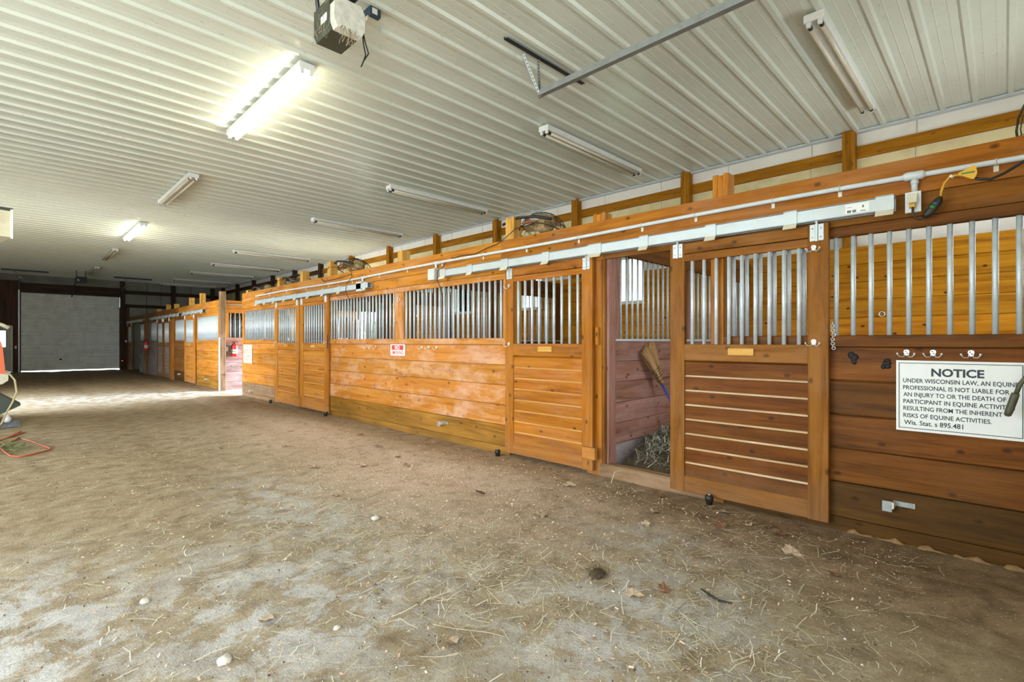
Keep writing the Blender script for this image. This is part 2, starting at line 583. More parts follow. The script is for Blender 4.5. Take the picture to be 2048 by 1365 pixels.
def bars(parent, pos, z0, z1, r=0.0155, mat=None):
    """upright bars at the given (x, y) spots: each bar an object, one shared mesh"""
    me = None
    for x, y in pos:
        if me is None:
            o = MB().tube([(x, y, z0), (x, y, z1)], r, 12).build('bar', mat or M['galv'], parent)
            me, fx, fy = o.data, x, y
        else:
            o = bpy.data.objects.new('bar', me)
            C.objects.link(o)
            o.parent = parent
            o.location = (x - fx, y - fy, 0)


_cap = [None]


def text_on(name, s, yl, yr, z0, cap, X, mat, parent, bold=0.0):
    """lettering on a plane that faces -X; reads towards -Y; cap = height of capitals"""
    def geo(t):
        cu = bpy.data.curves.new('lettering', 'FONT')
        cu.body = t
        cu.offset = bold
        cu.resolution_u = 3
        ob = bpy.data.objects.new('lettering', cu)
        me = bpy.data.meshes.new_from_object(ob)
        bpy.data.objects.remove(ob)
        bpy.data.curves.remove(cu)
        return me
    if _cap[0] is None:
        h = geo('H')
        ys = [v.co.y for v in h.vertices]
        _cap[0] = (min(ys), max(ys))
    c0, c1 = _cap[0]
    me = geo(s)
    xs = [v.co.x for v in me.vertices]
    x0, x1 = min(xs), max(xs)
    mb = MB()
    mb.v = [(X, yl + (v.co.x - x0) / (x1 - x0) * (yr - yl), z0 + (v.co.y - c0) / (c1 - c0) * cap) for v in me.vertices]
    mb.f = [list(p.vertices) for p in me.polygons]
    mb.sm = [False] * len(mb.f)
    bpy.data.meshes.remove(me)
    return mb.build(name, mat, parent)


# ================================================================== STRUCTURE
XW = 8.45            # stall-side outer wall
XL = 8.25            # board lining inside the stalls
YN, YF = -0.95, 30.6
XO = -4.0            # opposite long wall
WIN = [(5.17, 0.45), (7.6, 0.40), (9.95, 0.40), (12.3, 0.40), (17.2, 0.40), (19.6, 0.40), (22.0, 0.40), (24.4, 0.40), (26.8, 0.40), (29.2, 0.40)]
WZ0, WZ1 = 2.06, 2.98
DOORWAY = (13.95, 15.35, 0.0, 2.36)


def plane_with_holes(mb, x0, x1, ya, yb, za, zb, holes, strips=None, c=0.0):
    """boards (or a sheet) in the x0..x1 slab minus rectangular holes (y0,y1,z0,z1)"""
    rows = strips or [(za, zb)]
    for r0, r1 in rows:
        zs = sorted({r0, r1} | {z for h in holes for z in h[2:4] if r0 < z < r1})
        for q0, q1 in zip(zs[:-1], zs[1:]):
            cuts = sorted((h[0], h[1]) for h in holes if h[2] < q1 - 1e-6 and h[3] > q0 + 1e-6)
            y = ya
            for h0, h1 in cuts:
                if h0 > y:
                    mb.cbox(x0, x1, y, h0, q0, q1, 'Y', c) if c else mb.box(x0, x1, y, h0, q0, q1)
                y = max(y, h1)
            if y < yb:
                mb.cbox(x0, x1, y, yb, q0, q1, 'Y', c) if c else mb.box(x0, x1, y, yb, q0, q1)
    return mb


HOLES = [(y - h, y + h, WZ0, WZ1) for y, h in WIN] + [DOORWAY]

# ---- floor: uneven packed dirt
def bell(x, y, cx, cy, sx, sy):
    return math.exp(-((x - cx) / sx) ** 2 - ((y - cy) / sy) ** 2)


def sstep(a, b, t):
    t = max(0.0, min(1.0, (t - a) / (b - a)))
    return t * t * (3 - 2 * t)


def floor_z(x, y):
    p = Vector((x, y, 0))
    z = 0.02 * mnoise.noise(p * 0.7) + 0.009 * mnoise.noise(p * 2.3 + Vector((5, 2, 1))) + 0.004 * mnoise.noise(p * 6.1)
    # wheel ruts run down the aisle
    z += -0.016 * math.exp(-((x - 1.5 - 0.1 * math.sin(y * 0.5)) / 0.22) ** 2) - 0.016 * math.exp(-((x - 3.0 - 0.1 * math.sin(y * 0.4 + 1)) / 0.22) ** 2)
    near = sstep(3.55, 4.1, x)
    z = z * (1 - 0.75 * near) - 0.035 * near
    if x > 4.3:
        z = z * 0.4 - 0.01
    return z


def build_floor():
    ys, y = [], YN - 0.05
    while y < YF + 0.1:
        ys.append(y)
        y += 0.05 if y < 5 else (0.09 if y < 12 else 0.2)
    ys.append(YF + 0.1)
    xs, x = [], XO - 0.1
    while x < XW + 0.1:
        xs.append(x)
        x += 0.05 if -0.6 < x < 4.4 else 0.25
    xs.append(XW + 0.1)
    nx = len(xs)
    mb = MB()
    mb.v = [(a, b, floor_z(a, b)) for b in ys for a in xs]
    mb.f = [[j * nx + i, j * nx + i + 1, (j + 1) * nx + i + 1, (j + 1) * nx + i] for j in range(len(ys) - 1) for i in range(nx - 1)]
    mb.sm = [True] * len(mb.f)
    o = mb.build('floor', M['floor'])
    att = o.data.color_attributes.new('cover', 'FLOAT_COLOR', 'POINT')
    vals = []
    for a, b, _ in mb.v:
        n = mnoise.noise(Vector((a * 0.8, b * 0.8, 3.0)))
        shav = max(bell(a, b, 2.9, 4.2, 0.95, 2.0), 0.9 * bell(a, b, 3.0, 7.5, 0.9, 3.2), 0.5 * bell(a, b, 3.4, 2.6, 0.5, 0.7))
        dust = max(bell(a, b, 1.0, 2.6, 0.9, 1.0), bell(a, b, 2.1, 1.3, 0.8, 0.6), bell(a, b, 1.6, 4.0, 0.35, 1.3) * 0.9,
                   bell(a, b, 2.2, 15.2, 4.0, 1.6), 0.8 * bell(a, b, 3.0, 1.75, 0.25, 0.5), 1.3 * bell(a, b, 0.0, 3.1, 0.55, 0.9))  # first term paints the cross-aisle daylight streak, last the doorway light pool
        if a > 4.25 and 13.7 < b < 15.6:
            dust = 1.0  # cross-aisle floor whitened, daylight put into the colour
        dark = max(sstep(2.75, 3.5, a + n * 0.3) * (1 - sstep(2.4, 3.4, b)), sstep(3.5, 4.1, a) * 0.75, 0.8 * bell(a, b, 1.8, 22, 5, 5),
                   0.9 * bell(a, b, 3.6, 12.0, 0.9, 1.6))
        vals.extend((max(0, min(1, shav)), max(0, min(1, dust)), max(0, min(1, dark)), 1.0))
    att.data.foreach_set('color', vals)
    struct(o, 'uneven packed dirt floor with dust, shavings and straw')
    return o


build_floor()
struct(MB().box(-60, 8.6, -40, 80, -0.30, -0.12).build('ground', M['grass']), 'made-up pale gravel yard that bounces daylight into the barn')  # yard coloured pale so it bounces daylight up to the ceiling
struct(MB().box(8.6, 80, -40, 80, -0.30, -0.12).build('ground', M['lawn']), 'grass outside the stall windows')

# ---- ceiling: ribbed steel, ribs across the aisle
def build_ceiling():
    zc = 4.29
    prof = []
    y = -0.05 - 4 * 0.3048
    while y < YF + 0.2:
        for d, h in ((-0.038, 0), (-0.02, -0.027), (0.02, -0.027), (0.038, 0), (0.094, 0), (0.102, -0.003), (0.11, 0), (0.192, 0), (0.20, -0.003), (0.208, 0)):
            prof.append((y + d, zc + h))
        y += 0.3048
    mb = MB()
    xs = [XO - 0.1, 2.2, XW + 0.05]
    n = len(prof)
    for x in xs:
        mb.v += [(x, a, b) for a, b in prof]
    for j in range(len(xs) - 1):
        for i in range(n - 1):
            mb.f.append([j * n + i, j * n + i + 1, (j + 1) * n + i + 1, (j + 1) * n + i])
            mb.sm.append(False)
    o = mb.build('ceiling', M['ceiling'])
    struct(o, 'ivory ribbed steel ceiling')
    sc = MB()
    for x in (1.0, 2.6, 4.2, 5.6, 7.0, 8.2):
        y = YN + 0.2
        while y < 12:
            sc.ball((x + 0.02 * math.sin(y * 9), y, zc - 0.001), 0.008, 0.008, 0.005, 6, 4)
            y += 0.3048
    sc.build('screw', M['galvwhite'], o)['kind'] = 'stuff'
    deck = MB().box(XO - 0.2, XW + 0.2, YN - 0.2, YF + 0.3, 4.36, 4.44).build('deck', M['darksteel'], o)


build_ceiling()

# ---- stall-side long wall
wr = plane_with_holes(MB(), XW, XW + 0.06, YN, YF, -0.1, 3.9, HOLES).build('wall_right', M['stainedsheet'])
struct(wr, 'long outer wall behind the stalls, stained wrap between posts and girts')
MB().box(XW - 0.004, XW + 0.06, YN, YF, 3.9, 4.42).build('upper_sheet', M['sheet'], wr)
sheet2 = plane_with_holes(MB(), XW - 0.006, XW, YN, 13.8, 2.56, 2.92, HOLES).build('upper_wrap', M['sheet'], wr, 'whiter wrap just above the board lining')
sm = MB()
y = -0.4
while y < YF:
    sm.tube([(XW - 0.006, y, 2.92), (XW - 0.008, y + 0.01, 3.5), (XW - 0.006, y, 4.3)], 0.008, 5)
    y += 1.22
sm.build('seam', M['sheet'], wr)
for k in range(14):
    y = 1.56 + 2.4 * (k - 1)
    if y > YF:
        break
    mat = W('frame', 'Z') if y < 17 else W('darkframe', 'Z')  # far posts take darker timber, their shade put into the colour
    pb = MB()
    for j in range(3):
        pb.cbox(8.29, 8.449, y - 0.075 + j * 0.05, y - 0.026 + j * 0.05, -0.05, 4.28, 'Z', 0.003)
    pb.build('post', mat, wr)
    g = W('frame') if y < 16 else W('darkframe')  # same for the far girts: shade painted as darker timber
    MB().cbox(8.40, 8.45, y + 0.075, min(y + 2.325, YF), 3.905, 4.07, 'Y').build('girt', g, wr)
MB().cbox(8.36, 8.45, YN, YF, 4.255, 4.285, 'Y').build('ceiling_trim', M['galvwhite'], wr)
lin_rows = [(-0.05 + 0.245 * i, -0.05 + 0.245 * (i + 1) - 0.005) for i in range(11)]
lb = plane_with_holes(MB(), XL, XL + 0.035, YN, 13.78, 0, 0, HOLES, lin_rows, 0.004)
plane_with_holes(lb, XL, XL + 0.035, 15.62, YF, 0, 0, HOLES, lin_rows, 0.004)
plane_with_holes(lb, XL + 0.03, XL + 0.037, YN, 13.78, -0.05, 2.6, HOLES)
lb.build('lining', W('lining'), wr, 'orange-brown board lining inside the stalls')
MB().cbox(8.2, 8.26, -0.62, -0.5, 2.2, 3.3, 'Z').build('brace', W('frame', 'Z'), wr)
br = MB()
br.tube([(8.33, -0.28, 2.55), (8.33, -0.9, 3.2)], 0.07, 4)
br.build('diagonal_brace', W('frame', 'Z'), wr)

# windows in that wall
for i, (y, h) in enumerate(WIN):
    t = struct(bpy.data.objects.new('window_%d' % (i + 1), None))
    C.objects.link(t)
    t.location = (XL, y, WZ0)
    t['label'] = 'stall window with white frame and sliding sash'
    f = MB()
    a, b = y - h, y + h
    X0, X1 = XL - 0.01, XW + 0.08
    f.box(X0, X1, a, a + 0.03, WZ0, WZ1).box(X0, X1, b - 0.03, b, WZ0, WZ1)
    f.box(X0, X1, a + 0.03, b - 0.03, WZ0, WZ0 + 0.03).box(X0, X1, a + 0.03, b - 0.03, WZ1 - 0.03, WZ1)
    f.build('frame', M['white'], t)
    s_ = MB()
    s_.box(XW - 0.01, XW + 0.02, y - 0.02, y + 0.02, WZ0 + 0.03, WZ1 - 0.03)
    s_.box(XW - 0.01, XW + 0.02, a + 0.03, b - 0.03, WZ0 + 0.03, WZ0 + 0.06)
    s_.box(XW - 0.01, XW + 0.02, a + 0.03, b - 0.03, WZ1 - 0.06, WZ1 - 0.03)
    s_.build('sash', M['white'], t)
    MB().box(XW + 0.005, XW + 0.009, a + 0.03, b - 0.03, WZ0 + 0.05, WZ1 - 0.05).build('pane', M['glass'], t)
    MB().box(XL - 0.03, XW, a - 0.02, b + 0.02, WZ0 - 0.025, WZ0).build('sill', M['cream'], t)
# jambs of the side doorway
dj = MB()
for a in (DOORWAY[0] - 0.06, DOORWAY[1]):
    dj.box(XL - 0.02, XW + 0.08, a, a + 0.06, -0.05, DOORWAY[3])
dj.box(XL - 0.02, XW + 0.08, DOORWAY[0] - 0.06, DOORWAY[1] + 0.06, DOORWAY[3], DOORWAY[3] + 0.06)
struct(dj.build('trim_1', M['white']), 'white casing of the side doorway at the end of the cross aisle')

# trees seen through the stall windows
for i, (x, y, r, h) in enumerate([(22, 8, 2.6, 5.0), (24, 14.5, 3.0, 5.6), (23, 21, 2.8, 5.2), (26, 29, 3.2, 6.0), (24, 37, 3.4, 6.0)]):
    t = thing('tree', ['round dark bush outdoors past the window of the stall with the broom', 'dark tree outdoors past the window behind the long plank front',
                       'dark tree outdoors past the cross-aisle doorway', 'dark tree outdoors past the first windows beyond the cross aisle',
                       'dark tree outdoors past the last windows by the garage door'][i], 'tree', (x, y, -0.15))
    MB().ball((x, y, h * 0.30), r, r, h * 0.30, 16, 10, 0.12, i).build('crown', M['bush'], t)
    MB().tube([(x, y, -0.15), (x, y, h * 0.3)], 0.18, 8).build('trunk', M['dung'], t)

# ---- opposite long wall (with two wide doorways), end walls
LH = [(2.0, 8.8, -0.1, 2.8), (13.6, 16.2, -0.1, 2.9)]
wl = plane_with_holes(MB(), XO - 0.06, XO, YN, YF, -0.1, 4.42, LH).build('wall_left', M['sheet'])
struct(wl, 'long outer wall with two wide doorways')
for k in range(14):
    y = 1.56 + 2.4 * (k - 1)
    if y < YF and not any(a - 0.1 < y < b + 0.1 for a, b, _, _ in LH):
        MB().cbox(XO, XO + 0.15, y - 0.075, y + 0.075, -0.05, 4.28, 'Z').build('post', W('frame', 'Z'), wl)
wn_ = MB().box(XO, -3.3, YN - 0.06, YN, -0.1, 4.42).box(-0.5, 5.6, YN - 0.06, YN, -0.1, 4.42).box(7.4, XW, YN - 0.06, YN, -0.1, 4.42).box(5.6, 7.4, YN - 0.06, YN, -0.1, 1.65).box(5.6, 7.4, YN - 0.06, YN, 2.95, 4.42).box(-3.3, -0.5, YN - 0.06, YN, 3.0, 4.42).build('wall_near', M['sheet'])  # opening over the stall end is unseen, added for the fill lamp
struct(wn_, 'end wall behind the viewpoint with an open doorway')

fw = MB()
GD = (0.475, 3.94, 0.0, 3.49)
MD = (-0.72, 0.25, 0.0, 2.02)
fw.box(0.42, XW, YF, YF + 0.06, GD[3], 4.42).box(GD[1], XW, YF, YF + 0.06, -0.1, GD[3])
fw.box(XO, 0.42, YF, YF + 0.06, 4.0, 4.42)
fwo = fw.build('wall_far', M['farsheet'])
struct(fwo, 'dim end wall with overhead door')
sd = MB()
x = XO
while x < 0.42:
    x1 = min(x + 0.29, 0.42)
    if x1 <= MD[0] or x >= MD[1]:
        sd.cbox(x, x1 - 0.004, YF - 0.02, YF + 0.03, -0.1, 4.0, 'Z', 0.004)
    else:
        sd.cbox(x, x1 - 0.004, YF - 0.02, YF + 0.03, MD[3] + 0.03, 4.0, 'Z', 0.004)
    x = x1
sd.box(MD[1] + 0.0, GD[0] + 0.03, YF - 0.015, YF + 0.045, -0.1, 4.0)
sd.box(XO, MD[0], YF + 0.02, YF + 0.05, -0.1, 4.0).box(MD[0], MD[1], YF + 0.02, YF + 0.05, MD[3], 4.0)
sd.build('siding', W('darkboard', 'Z'), fwo, 'dark brown vertical boards beside the overhead door')
MB().cbox(GD[0] - 0.05, GD[1] + 0.06, YF - 0.08, YF, GD[3], 3.92, 'X').build('header', W('darkframe', 'X'), fwo)
for x in (4.02, 6.1, 7.9):
    MB().cbox(x - 0.09, x + 0.09, YF - 0.16, YF, -0.05, 4.28, 'Z').build('post', W('darkframe', 'Z'), fwo)
for z0, z1 in ((3.66, 3.84), (3.0, 3.16)):
    MB().cbox(4.1, XL, YF - 0.05, YF, z0, z1, 'X').build('girt', W('darkframe', 'X'), fwo)
MB().cbox(GD[1] - 0.03, 4.3, YF - 0.02, YF, -0.05, 3.0, 'Z').build('jamb_board', W('darkboard', 'Z'), fwo)
fs = MB()
for x in (5.0, 5.6, 6.9):
    fs.tube([(x, YF - 0.004, 2.4), (x, YF - 0.004, 4.3)], 0.01, 5)
fs.build('seam', W('darkframe', 'X'), fwo)

# overhead sectional door at the far end
d1 = bpy.data.objects.new('door_1', None)
C.objects.link(d1)
d1.location = (2.2, YF, 0)
struct(d1, 'closed grey sectional overhead door at the far end')
secs = 6
hh = (GD[3] - 0.045) / secs
for k in range(secs):
    z0 = 0.045 + k * hh
    q = MB()
    poly = [(YF + 0.04, z0 - 0.004), (YF + 0.012, z0 - 0.004), (YF + 0.0, z0 + 0.012)]
    for r in range(4):
        a = z0 + 0.06 + r * (hh - 0.08) / 4
        b = a + (hh - 0.08) / 4
        poly += [(YF + 0.0, a), (YF + 0.012, a + 0.015), (YF + 0.012, b - 0.03), (YF + 0.0, b - 0.015)]
    poly += [(YF, z0 + hh - 0.012), (YF + 0.012, z0 + hh + 0.002), (YF + 0.04, z0 + hh + 0.002)]
    q.prism(poly, 'X', GD[0] + 0.01, GD[1] - 0.01)
    q.build('section', M['doorpanel'], d1)
    if k < secs - 1:
        for x in (0.55, 1.7, 2.85, 3.87):
            MB().box(x - 0.03, x + 0.03, YF - 0.03, YF, z0 + hh - 0.03, z0 + hh + 0.03).build('hinge', M['galvwhite'], d1)
for x in (0.44, 3.97):
    tr = MB().cbox(x - 0.025, x + 0.025, YF - 0.09, YF - 0.03, 0.0, 3.6, 'Z')
    tr.tube([(x, YF - 0.06, 3.6), (x, YF - 0.12, 3.78), (x, YF - 0.32, 3.88), (x, YF - 2.6, 3.9)], 0.025, 6)
    tr.build('track', M['steel'], d1)
MB().cbox(2.12, 2.22, YF - 0.05, YF, 2.85, 3.45, 'Z').build('lock_stile', M['white'], d1)
MB().box(1.75, 1.83, YF - 0.04, YF, 0.50, 0.56).build('lift_handle', M['black'], d1)
MB().tube([(2.17, YF - 0.06, 3.4), (2.2, YF - 1.0, 3.9), (2.2, 27.6, 3.93)], 0.025, 6).build('opener_rail', M['darksteel'], d1)

# walk door beside it
d2 = bpy.data.objects.new('door_2', None)
C.objects.link(d2)
d2.location = (-0.2, YF, 0)
struct(d2, 'pale walk door with a bright window beside the overhead door')
lf = MB()
a, b = MD[0] + 0.05, MD[1] - 0.05
lf.box(a, b, YF, YF + 0.04, 0.02, 1.10).box(a, b, YF, YF + 0.04, 1.80, MD[3] - 0.03)
lf.box(a, a + 0.17, YF, YF + 0.04, 1.10, 1.80).box(b - 0.17, b, YF, YF + 0.04, 1.10, 1.80)
lf.build('leaf', M['mandoor'], d2)
MB().box(a + 0.17, b - 0.17, YF + 0.015, YF + 0.02, 1.10, 1.80).build('pane', M['glass'], d2)
cs = MB().box(MD[0], a, YF - 0.03, YF + 0.04, 0, MD[3]).box(b, MD[1], YF - 0.03, YF + 0.04, 0, MD[3]).box(a, b, YF - 0.03, YF + 0.04, MD[3] - 0.03, MD[3] + 0.03)
cs.build('frame', M['creammetal'], d2)
MB().tube([(b - 0.08, YF, 1.0), (b - 0.08, YF - 0.06, 1.0), (b - 0.18, YF - 0.06, 1.0)], 0.012, 8).build('handle', M['zinc'], d2)


# ================================================================== STALLS
XD0, XD1 = 4.20, 4.245    # sliding door slab
XF0, XF1 = 4.26, 4.30     # fixed fronts
ZR0, ZR1 = 1.295, 1.375   # middle rail
ZT0, ZT1 = 2.09, 2.163    # top rail


def stall_door(y0, y1, label, wd, slats=8, z0=0.012, ledge=None):
    cy = (y0 + y1) / 2
    t = thing('stall_door', label, 'door', (XD0, cy, z0), 'sliding stall doors')
    st = 0.135
    for a in (y0, y1 - st):
        MB().cbox(XD0, XD1, a, a + st, z0, 2.2, 'Z', 0.003).build('stile', W(wd[0], 'Z'), t)
    i0, i1 = y0 + st, y1 - st
    MB().cbox(XD0 + 0.002, XD1, i0, i1, z0, 0.15, 'Y', 0.006).build('bottom_rail', W(wd[0]), t)
    MB().cbox(XD0 + 0.002, XD1, i0, i1, 1.165, 1.308, 'Y', 0.004).build('middle_rail', W(wd[0]), t)
    MB().cbox(XD0 + 0.002, XD1, i0, i1, 2.105, 2.195, 'Y', 0.004).cbox(XD0 + 0.006, XD1, i0, i1, 2.035, 2.1, 'Y', 0.004).build('top_rail', W(wd[0]), t)
    p = MB()
    n = slats
    hh = (1.165 - 0.15) / n
    lg = MB()
    for k in range(n):
        a = 0.15 + k * hh
        b = a + hh
        # board with a sloped top edge that forms a little ledge
        p.prism([(XD0 + 0.032, a - 0.002), (XD0 + 0.011, a), (XD0 + 0.011, b - 0.016), (XD0 + 0.025, b - 0.003), (XD0 + 0.032, b - 0.003)], 'Y', i0, i1)
        if k < n - 1:
            lg.add([(XD0 + 0.0105, i0, b - 0.0155), (XD0 + 0.0105, i1, b - 0.0155), (XD0 + 0.026, i1, b - 0.0018), (XD0 + 0.026, i0, b - 0.0018)], [(0, 1, 2, 3)])
    p.box(XD0 + 0.028, XD1 - 0.003, i0, i1, 0.15, 1.165)
    p.build('slat_panel', W(wd[1]), t)
    lg.build('slat_ledge', ledge or W('ledge'), t)  # undusted ledges get a painted highlight in lighter timber
    m = 9
    sp = (i1 - i0) / (m + 0.2)
    bars(t, [(XD0 + 0.024, i0 + sp * (k + 0.6)) for k in range(m)], 1.30, 2.045)
    MB().cbox(XD0 - 0.012, XD0 + 0.002, cy - 0.1, cy + 0.1, 1.218, 1.278, 'Y', 0.004).build('name_board', W('stub'), t, 'small pale blank wooden name board')
    for a in (y0 + st * 0.55, y1 - st * 0.55):
        h = MB()
        h.cbox(XD0 - 0.006, XD0, a - 0.045, a - 0.008, 2.075, 2.195, 'Z', 0.001)
        h.cbox(XD0 - 0.006, XD0, a + 0.008, a + 0.045, 2.075, 2.195, 'Z', 0.001)
        h.prism([(XD0 - 0.006, a - 0.012), (XD0 - 0.018, a - 0.006), (XD0 - 0.018, a + 0.006), (XD0 - 0.006, a + 0.012)], 'Z', 2.07, 2.2)
        hg = h.build('hanger', M['galvwhite'], t, 'galvanised hanger plate')
        q = MB().tube([(XD0, a, 2.19), (XD0, a, 2.24)], 0.009, 8)
        q.tube([(XD0 - 0.02, a, 2.225), (XD0 + 0.02, a, 2.225)], 0.017, 10)
        q.build('roller', M['zinc'], hg)
        bo = MB()
        for dy in (-0.027, 0.027):
            for z in (2.10, 2.165):
                bo.ball((XD0 - 0.007, a + dy, z), 0.004, 0.006, 0.006, 8, 4)
        bo.build('bolt', M['steel'], hg)
    return t


def stall_front(ya, yb, label, wd, low, sections, skirt=True, mull=(), slats=None):
    """fixed plank front: boards below, barred openings above"""
    cy = (ya + yb) / 2
    t = thing('stall_enclosure', label, 'stall front', (XF0, cy, 0), 'plank stall fronts')
    p = MB()
    rows = [(0.316, 0.554), (0.561, 0.799), (0.806, 1.044), (1.051, 1.289)]
    for a, b in rows:
        p.cbox(XF0, XF1, ya, yb, a, b, 'Y', 0.005)
    p.box(XF0 + 0.025, XF1 + 0.004, ya, yb, 0.06, 1.3)
    p.build('board_panel', W(wd), t)
    MB().cbox(XF0 - 0.001, XF1, ya, yb, 0.06, 0.31, 'Y', 0.004).build('bottom_board', W(low), t, 'darker stained bottom board')
    MB().cbox(XF0 + 0.002, XF1 + 0.002, ya, yb, -0.14, 0.056, 'Y', 0.004).build('skirt_board', W(low), t)
    MB().cbox(XF0 - 0.012, XF1 + 0.006, ya, yb, ZR0, ZR1, 'Y', 0.004).build('middle_rail', W(wd), t)
    MB().cbox(XF0 - 0.006, XF1 + 0.006, ya, yb, ZT0, ZT1, 'Y', 0.004).build('top_rail', W(wd), t)
    edges = sorted([ya] + [e for s_ in sections for e in s_] + [yb])
    for a, b in zip(edges[0::2], edges[1::2]):
        if b - a > 0.02:
            MB().cbox(XF0, XF1, a, b, ZR1, ZT0, 'Z', 0.003).build('upright', W(wd, 'Z'), t)
    pos = []
    for a, b in sections:
        n = int(round((b - a) / 0.1035))
        sp = (b - a) / n
        pos += [((XF0 + XF1) / 2, a + sp * (k + 0.5)) for k in range(n)]
    bars(t, pos, ZR1 - 0.01, ZT0 + 0.01)
    return t


def partition(Y, label, wd, ranges, low=True, y_th=0.04, xa=4.48, xb=XL - 0.01, cap=True, group='stall partitions'):
    """cross partition between two stalls"""
    t = thing('stall_partition', label, 'partition', ((xa + xb) / 2, Y, 0), group)
    p = MB()
    z = 0.275
    while z < 1.3:
        p.cbox(xa, xb, Y, Y + y_th, z, min(z + 0.212, 1.34) - 0.004, 'X', 0.004)
        z += 0.213
    p.box(xa, xb, Y + 0.015, Y + y_th - 0.015, 0.2, 1.33)
    p.build('board_panel', W(wd, 'X'), t)
    MB().cbox(xa, xb, Y - 0.004, Y + y_th, -0.1, 0.27, 'X', 0.005).build('bottom_board', W('greyed' if wd == 'purple' else 'inner', 'X'), t)
    hd = MB().cbox(xa, xb, Y - 0.01, Y + y_th, 2.235, 2.40, 'X', 0.004).cbox(xa, xb, Y - 0.01, Y + y_th, 2.405, 2.56, 'X', 0.004)
    hd.build('header_board', W('inner', 'X'), t)
    MB().cbox(xa, xb, Y - 0.01, Y + y_th + 0.01, 1.335, 1.36, 'X', 0.003).build('bar_channel', M['galv'], t)
    xs = []
    edges = sorted([xa] + [e for r in ranges for e in r] + [xb])
    for a, b in zip(edges[0::2], edges[1::2]):
        if b - a > 0.02:
            MB().cbox(a, b, Y - 0.005, Y + y_th, 1.36, 2.235, 'Z', 0.004).build('upright', W('purple' if wd == 'purple' else 'inner', 'Z'), t)
    for a, b in ranges:
        n = int(round((b - a) / 0.118))
        xs += [(a + (b - a) / n * (k + 0.5), Y + y_th / 2) for k in range(n)]
    bars(t, xs, 1.35, 2.245, 0.0125)
    return t


# --- first row of stalls
stall_door(2.99, 4.255, 'closed sliding stall door between the long plank front and the open doorway with the broom', ('pinedoor', 'pinedoor'))
stall_door(0.911, 2.143, 'brown sliding stall door slid part open next to the big NOTICE sign', ('brown', 'browndoor'), ledge=W('dustyledge'))
stall_door(8.94, 10.165, 'orange sliding stall door adjoining the far end of the long no-smoking front', ('pine', 'pine'))
stall_door(10.235, 11.498, 'orange sliding stall door beside the plank front with the cream notice sheet', ('pine', 'pine'))

fB = stall_front(YN + 0.02, 1.685, 'reddish brown plank stall front carrying the big white NOTICE sign', 'redbrown', 'darktreated', [(YN + 0.1, 1.665)])
fA = stall_front(4.24, 9.05, 'long scuffed plank stall front with the red no-smoking sign', 'scuffed', 'treated', [(4.35, 6.515), (6.755, 8.98)])
fD = stall_front(11.42, 13.87, 'plank stall front with the cream notice sheet at the cross-aisle corner', 'pine', 'greytreated', [(11.7, 13.70)])

sb_ = []
for k in range(60):
    y = YN + 0.03 + k * 0.029
    sb_.append((XF0 - 0.012 - 0.006 * math.sin(k * 1.7), y, -0.045 + 0.012 * math.sin(k * 0.9) + 0.008 * math.sin(k * 2.3)))
MB().tube(sb_, [0.02 + 0.007 * math.sin(k * 1.3) for k in range(60)], 8).build('foam_bead', M['foam'], fB, 'lumpy tan foam along the foot of the wall')

# knots burnt dark in the near front
for dx, (y, z, s_) in enumerate([(0.767, 1.209, 0.040), (0.587, 1.182, 0.034)]):
    k = MB()
    rd = random.Random(dx)
    for j in range(9):
        k.ball((XF0 - 0.001, y + rd.uniform(-1, 1) * s_ * 0.55, z + rd.uniform(-1, 1) * s_ * 0.7), 0.008, s_ * rd.uniform(0.3, 0.6), s_ * rd.uniform(0.3, 0.6), 9, 6, 0.15, j)
    k.build('knot', M['blackbrown'], fB, 'black burl-like knot')

# fascia over the fronts
t = thing('stall_fascia', 'long plank fascia running above the row of stalls with the notice', 'fascia', (XF0, 6.4, 2.16), 'fascias above the stall rows')
for nm, z0, z1, cuts in (('upper_board', 2.322, 2.562, [YN, 4.38, 9.2, 13.87]), ('lower_board', 2.167, 2.318, [YN, 2.9, 6.7, 10.3, 13.87])):
    for a, b in zip(cuts[:-1], cuts[1:]):
        kind = 'brown' if b < 3.0 else ('pine' if b > 4.5 else 'pinedoor')
        if nm == 'upper_board' and a < 0:
            kind = 'pinedoor'
        MB().cbox(XF0 - 0.002, XF1, a + 0.001, b - 0.001, z0, z1, 'Y', 0.004).build(nm, W(kind), t)
MB().box(XF0 + 0.012, XF1 + 0.03, YN, 13.86, 2.2, 2.54).build('backing_board', W('inner'), t)

# posts that stand behind the fascia and rise above it
POSTS = [(1.68, 1.815, 2.775, 'pine', 'post stub above the fascia over the brown part-open door'),
         (2.93, 3.075, 2.665, 'pine', 'short post stub above the fascia over the open doorway'),
         (4.24, 4.38, 2.85, 'stub', 'tall post stub above the fascia beside the dusty fan near the middle'),
         (6.65, 6.79, 2.75, 'stub', 'post stub above the fascia over the no-smoking front'),
         (9.09, 9.23, 2.86, 'stub', 'tall pale post stub with a wire looped on it beside the second dusty fan'),
         (10.34, 10.48, 2.80, 'stub', 'pale post stub above the paired orange doors'),
         (11.59, 11.73, 2.78, 'stub', 'pale post stub with wire above the orange door by the cream notice'),
         (13.66, 13.8, 2.64, 'stub', 'low post stub at the cross-aisle end of the fascia')]
for a, b, z, kd, lab in POSTS:
    p = MB()
    for j in range(3):
        d = (b - a) / 3
        p.cbox(4.33, 4.47, a + j * d, a + (j + 1) * d - 0.001, -0.1, z - 0.012 * (j % 2), 'Z', 0.003)
    o = p.build('timber_post', W(kd, 'Z'))
    tag(o, lab, 'post', 'timber posts behind the fascia')

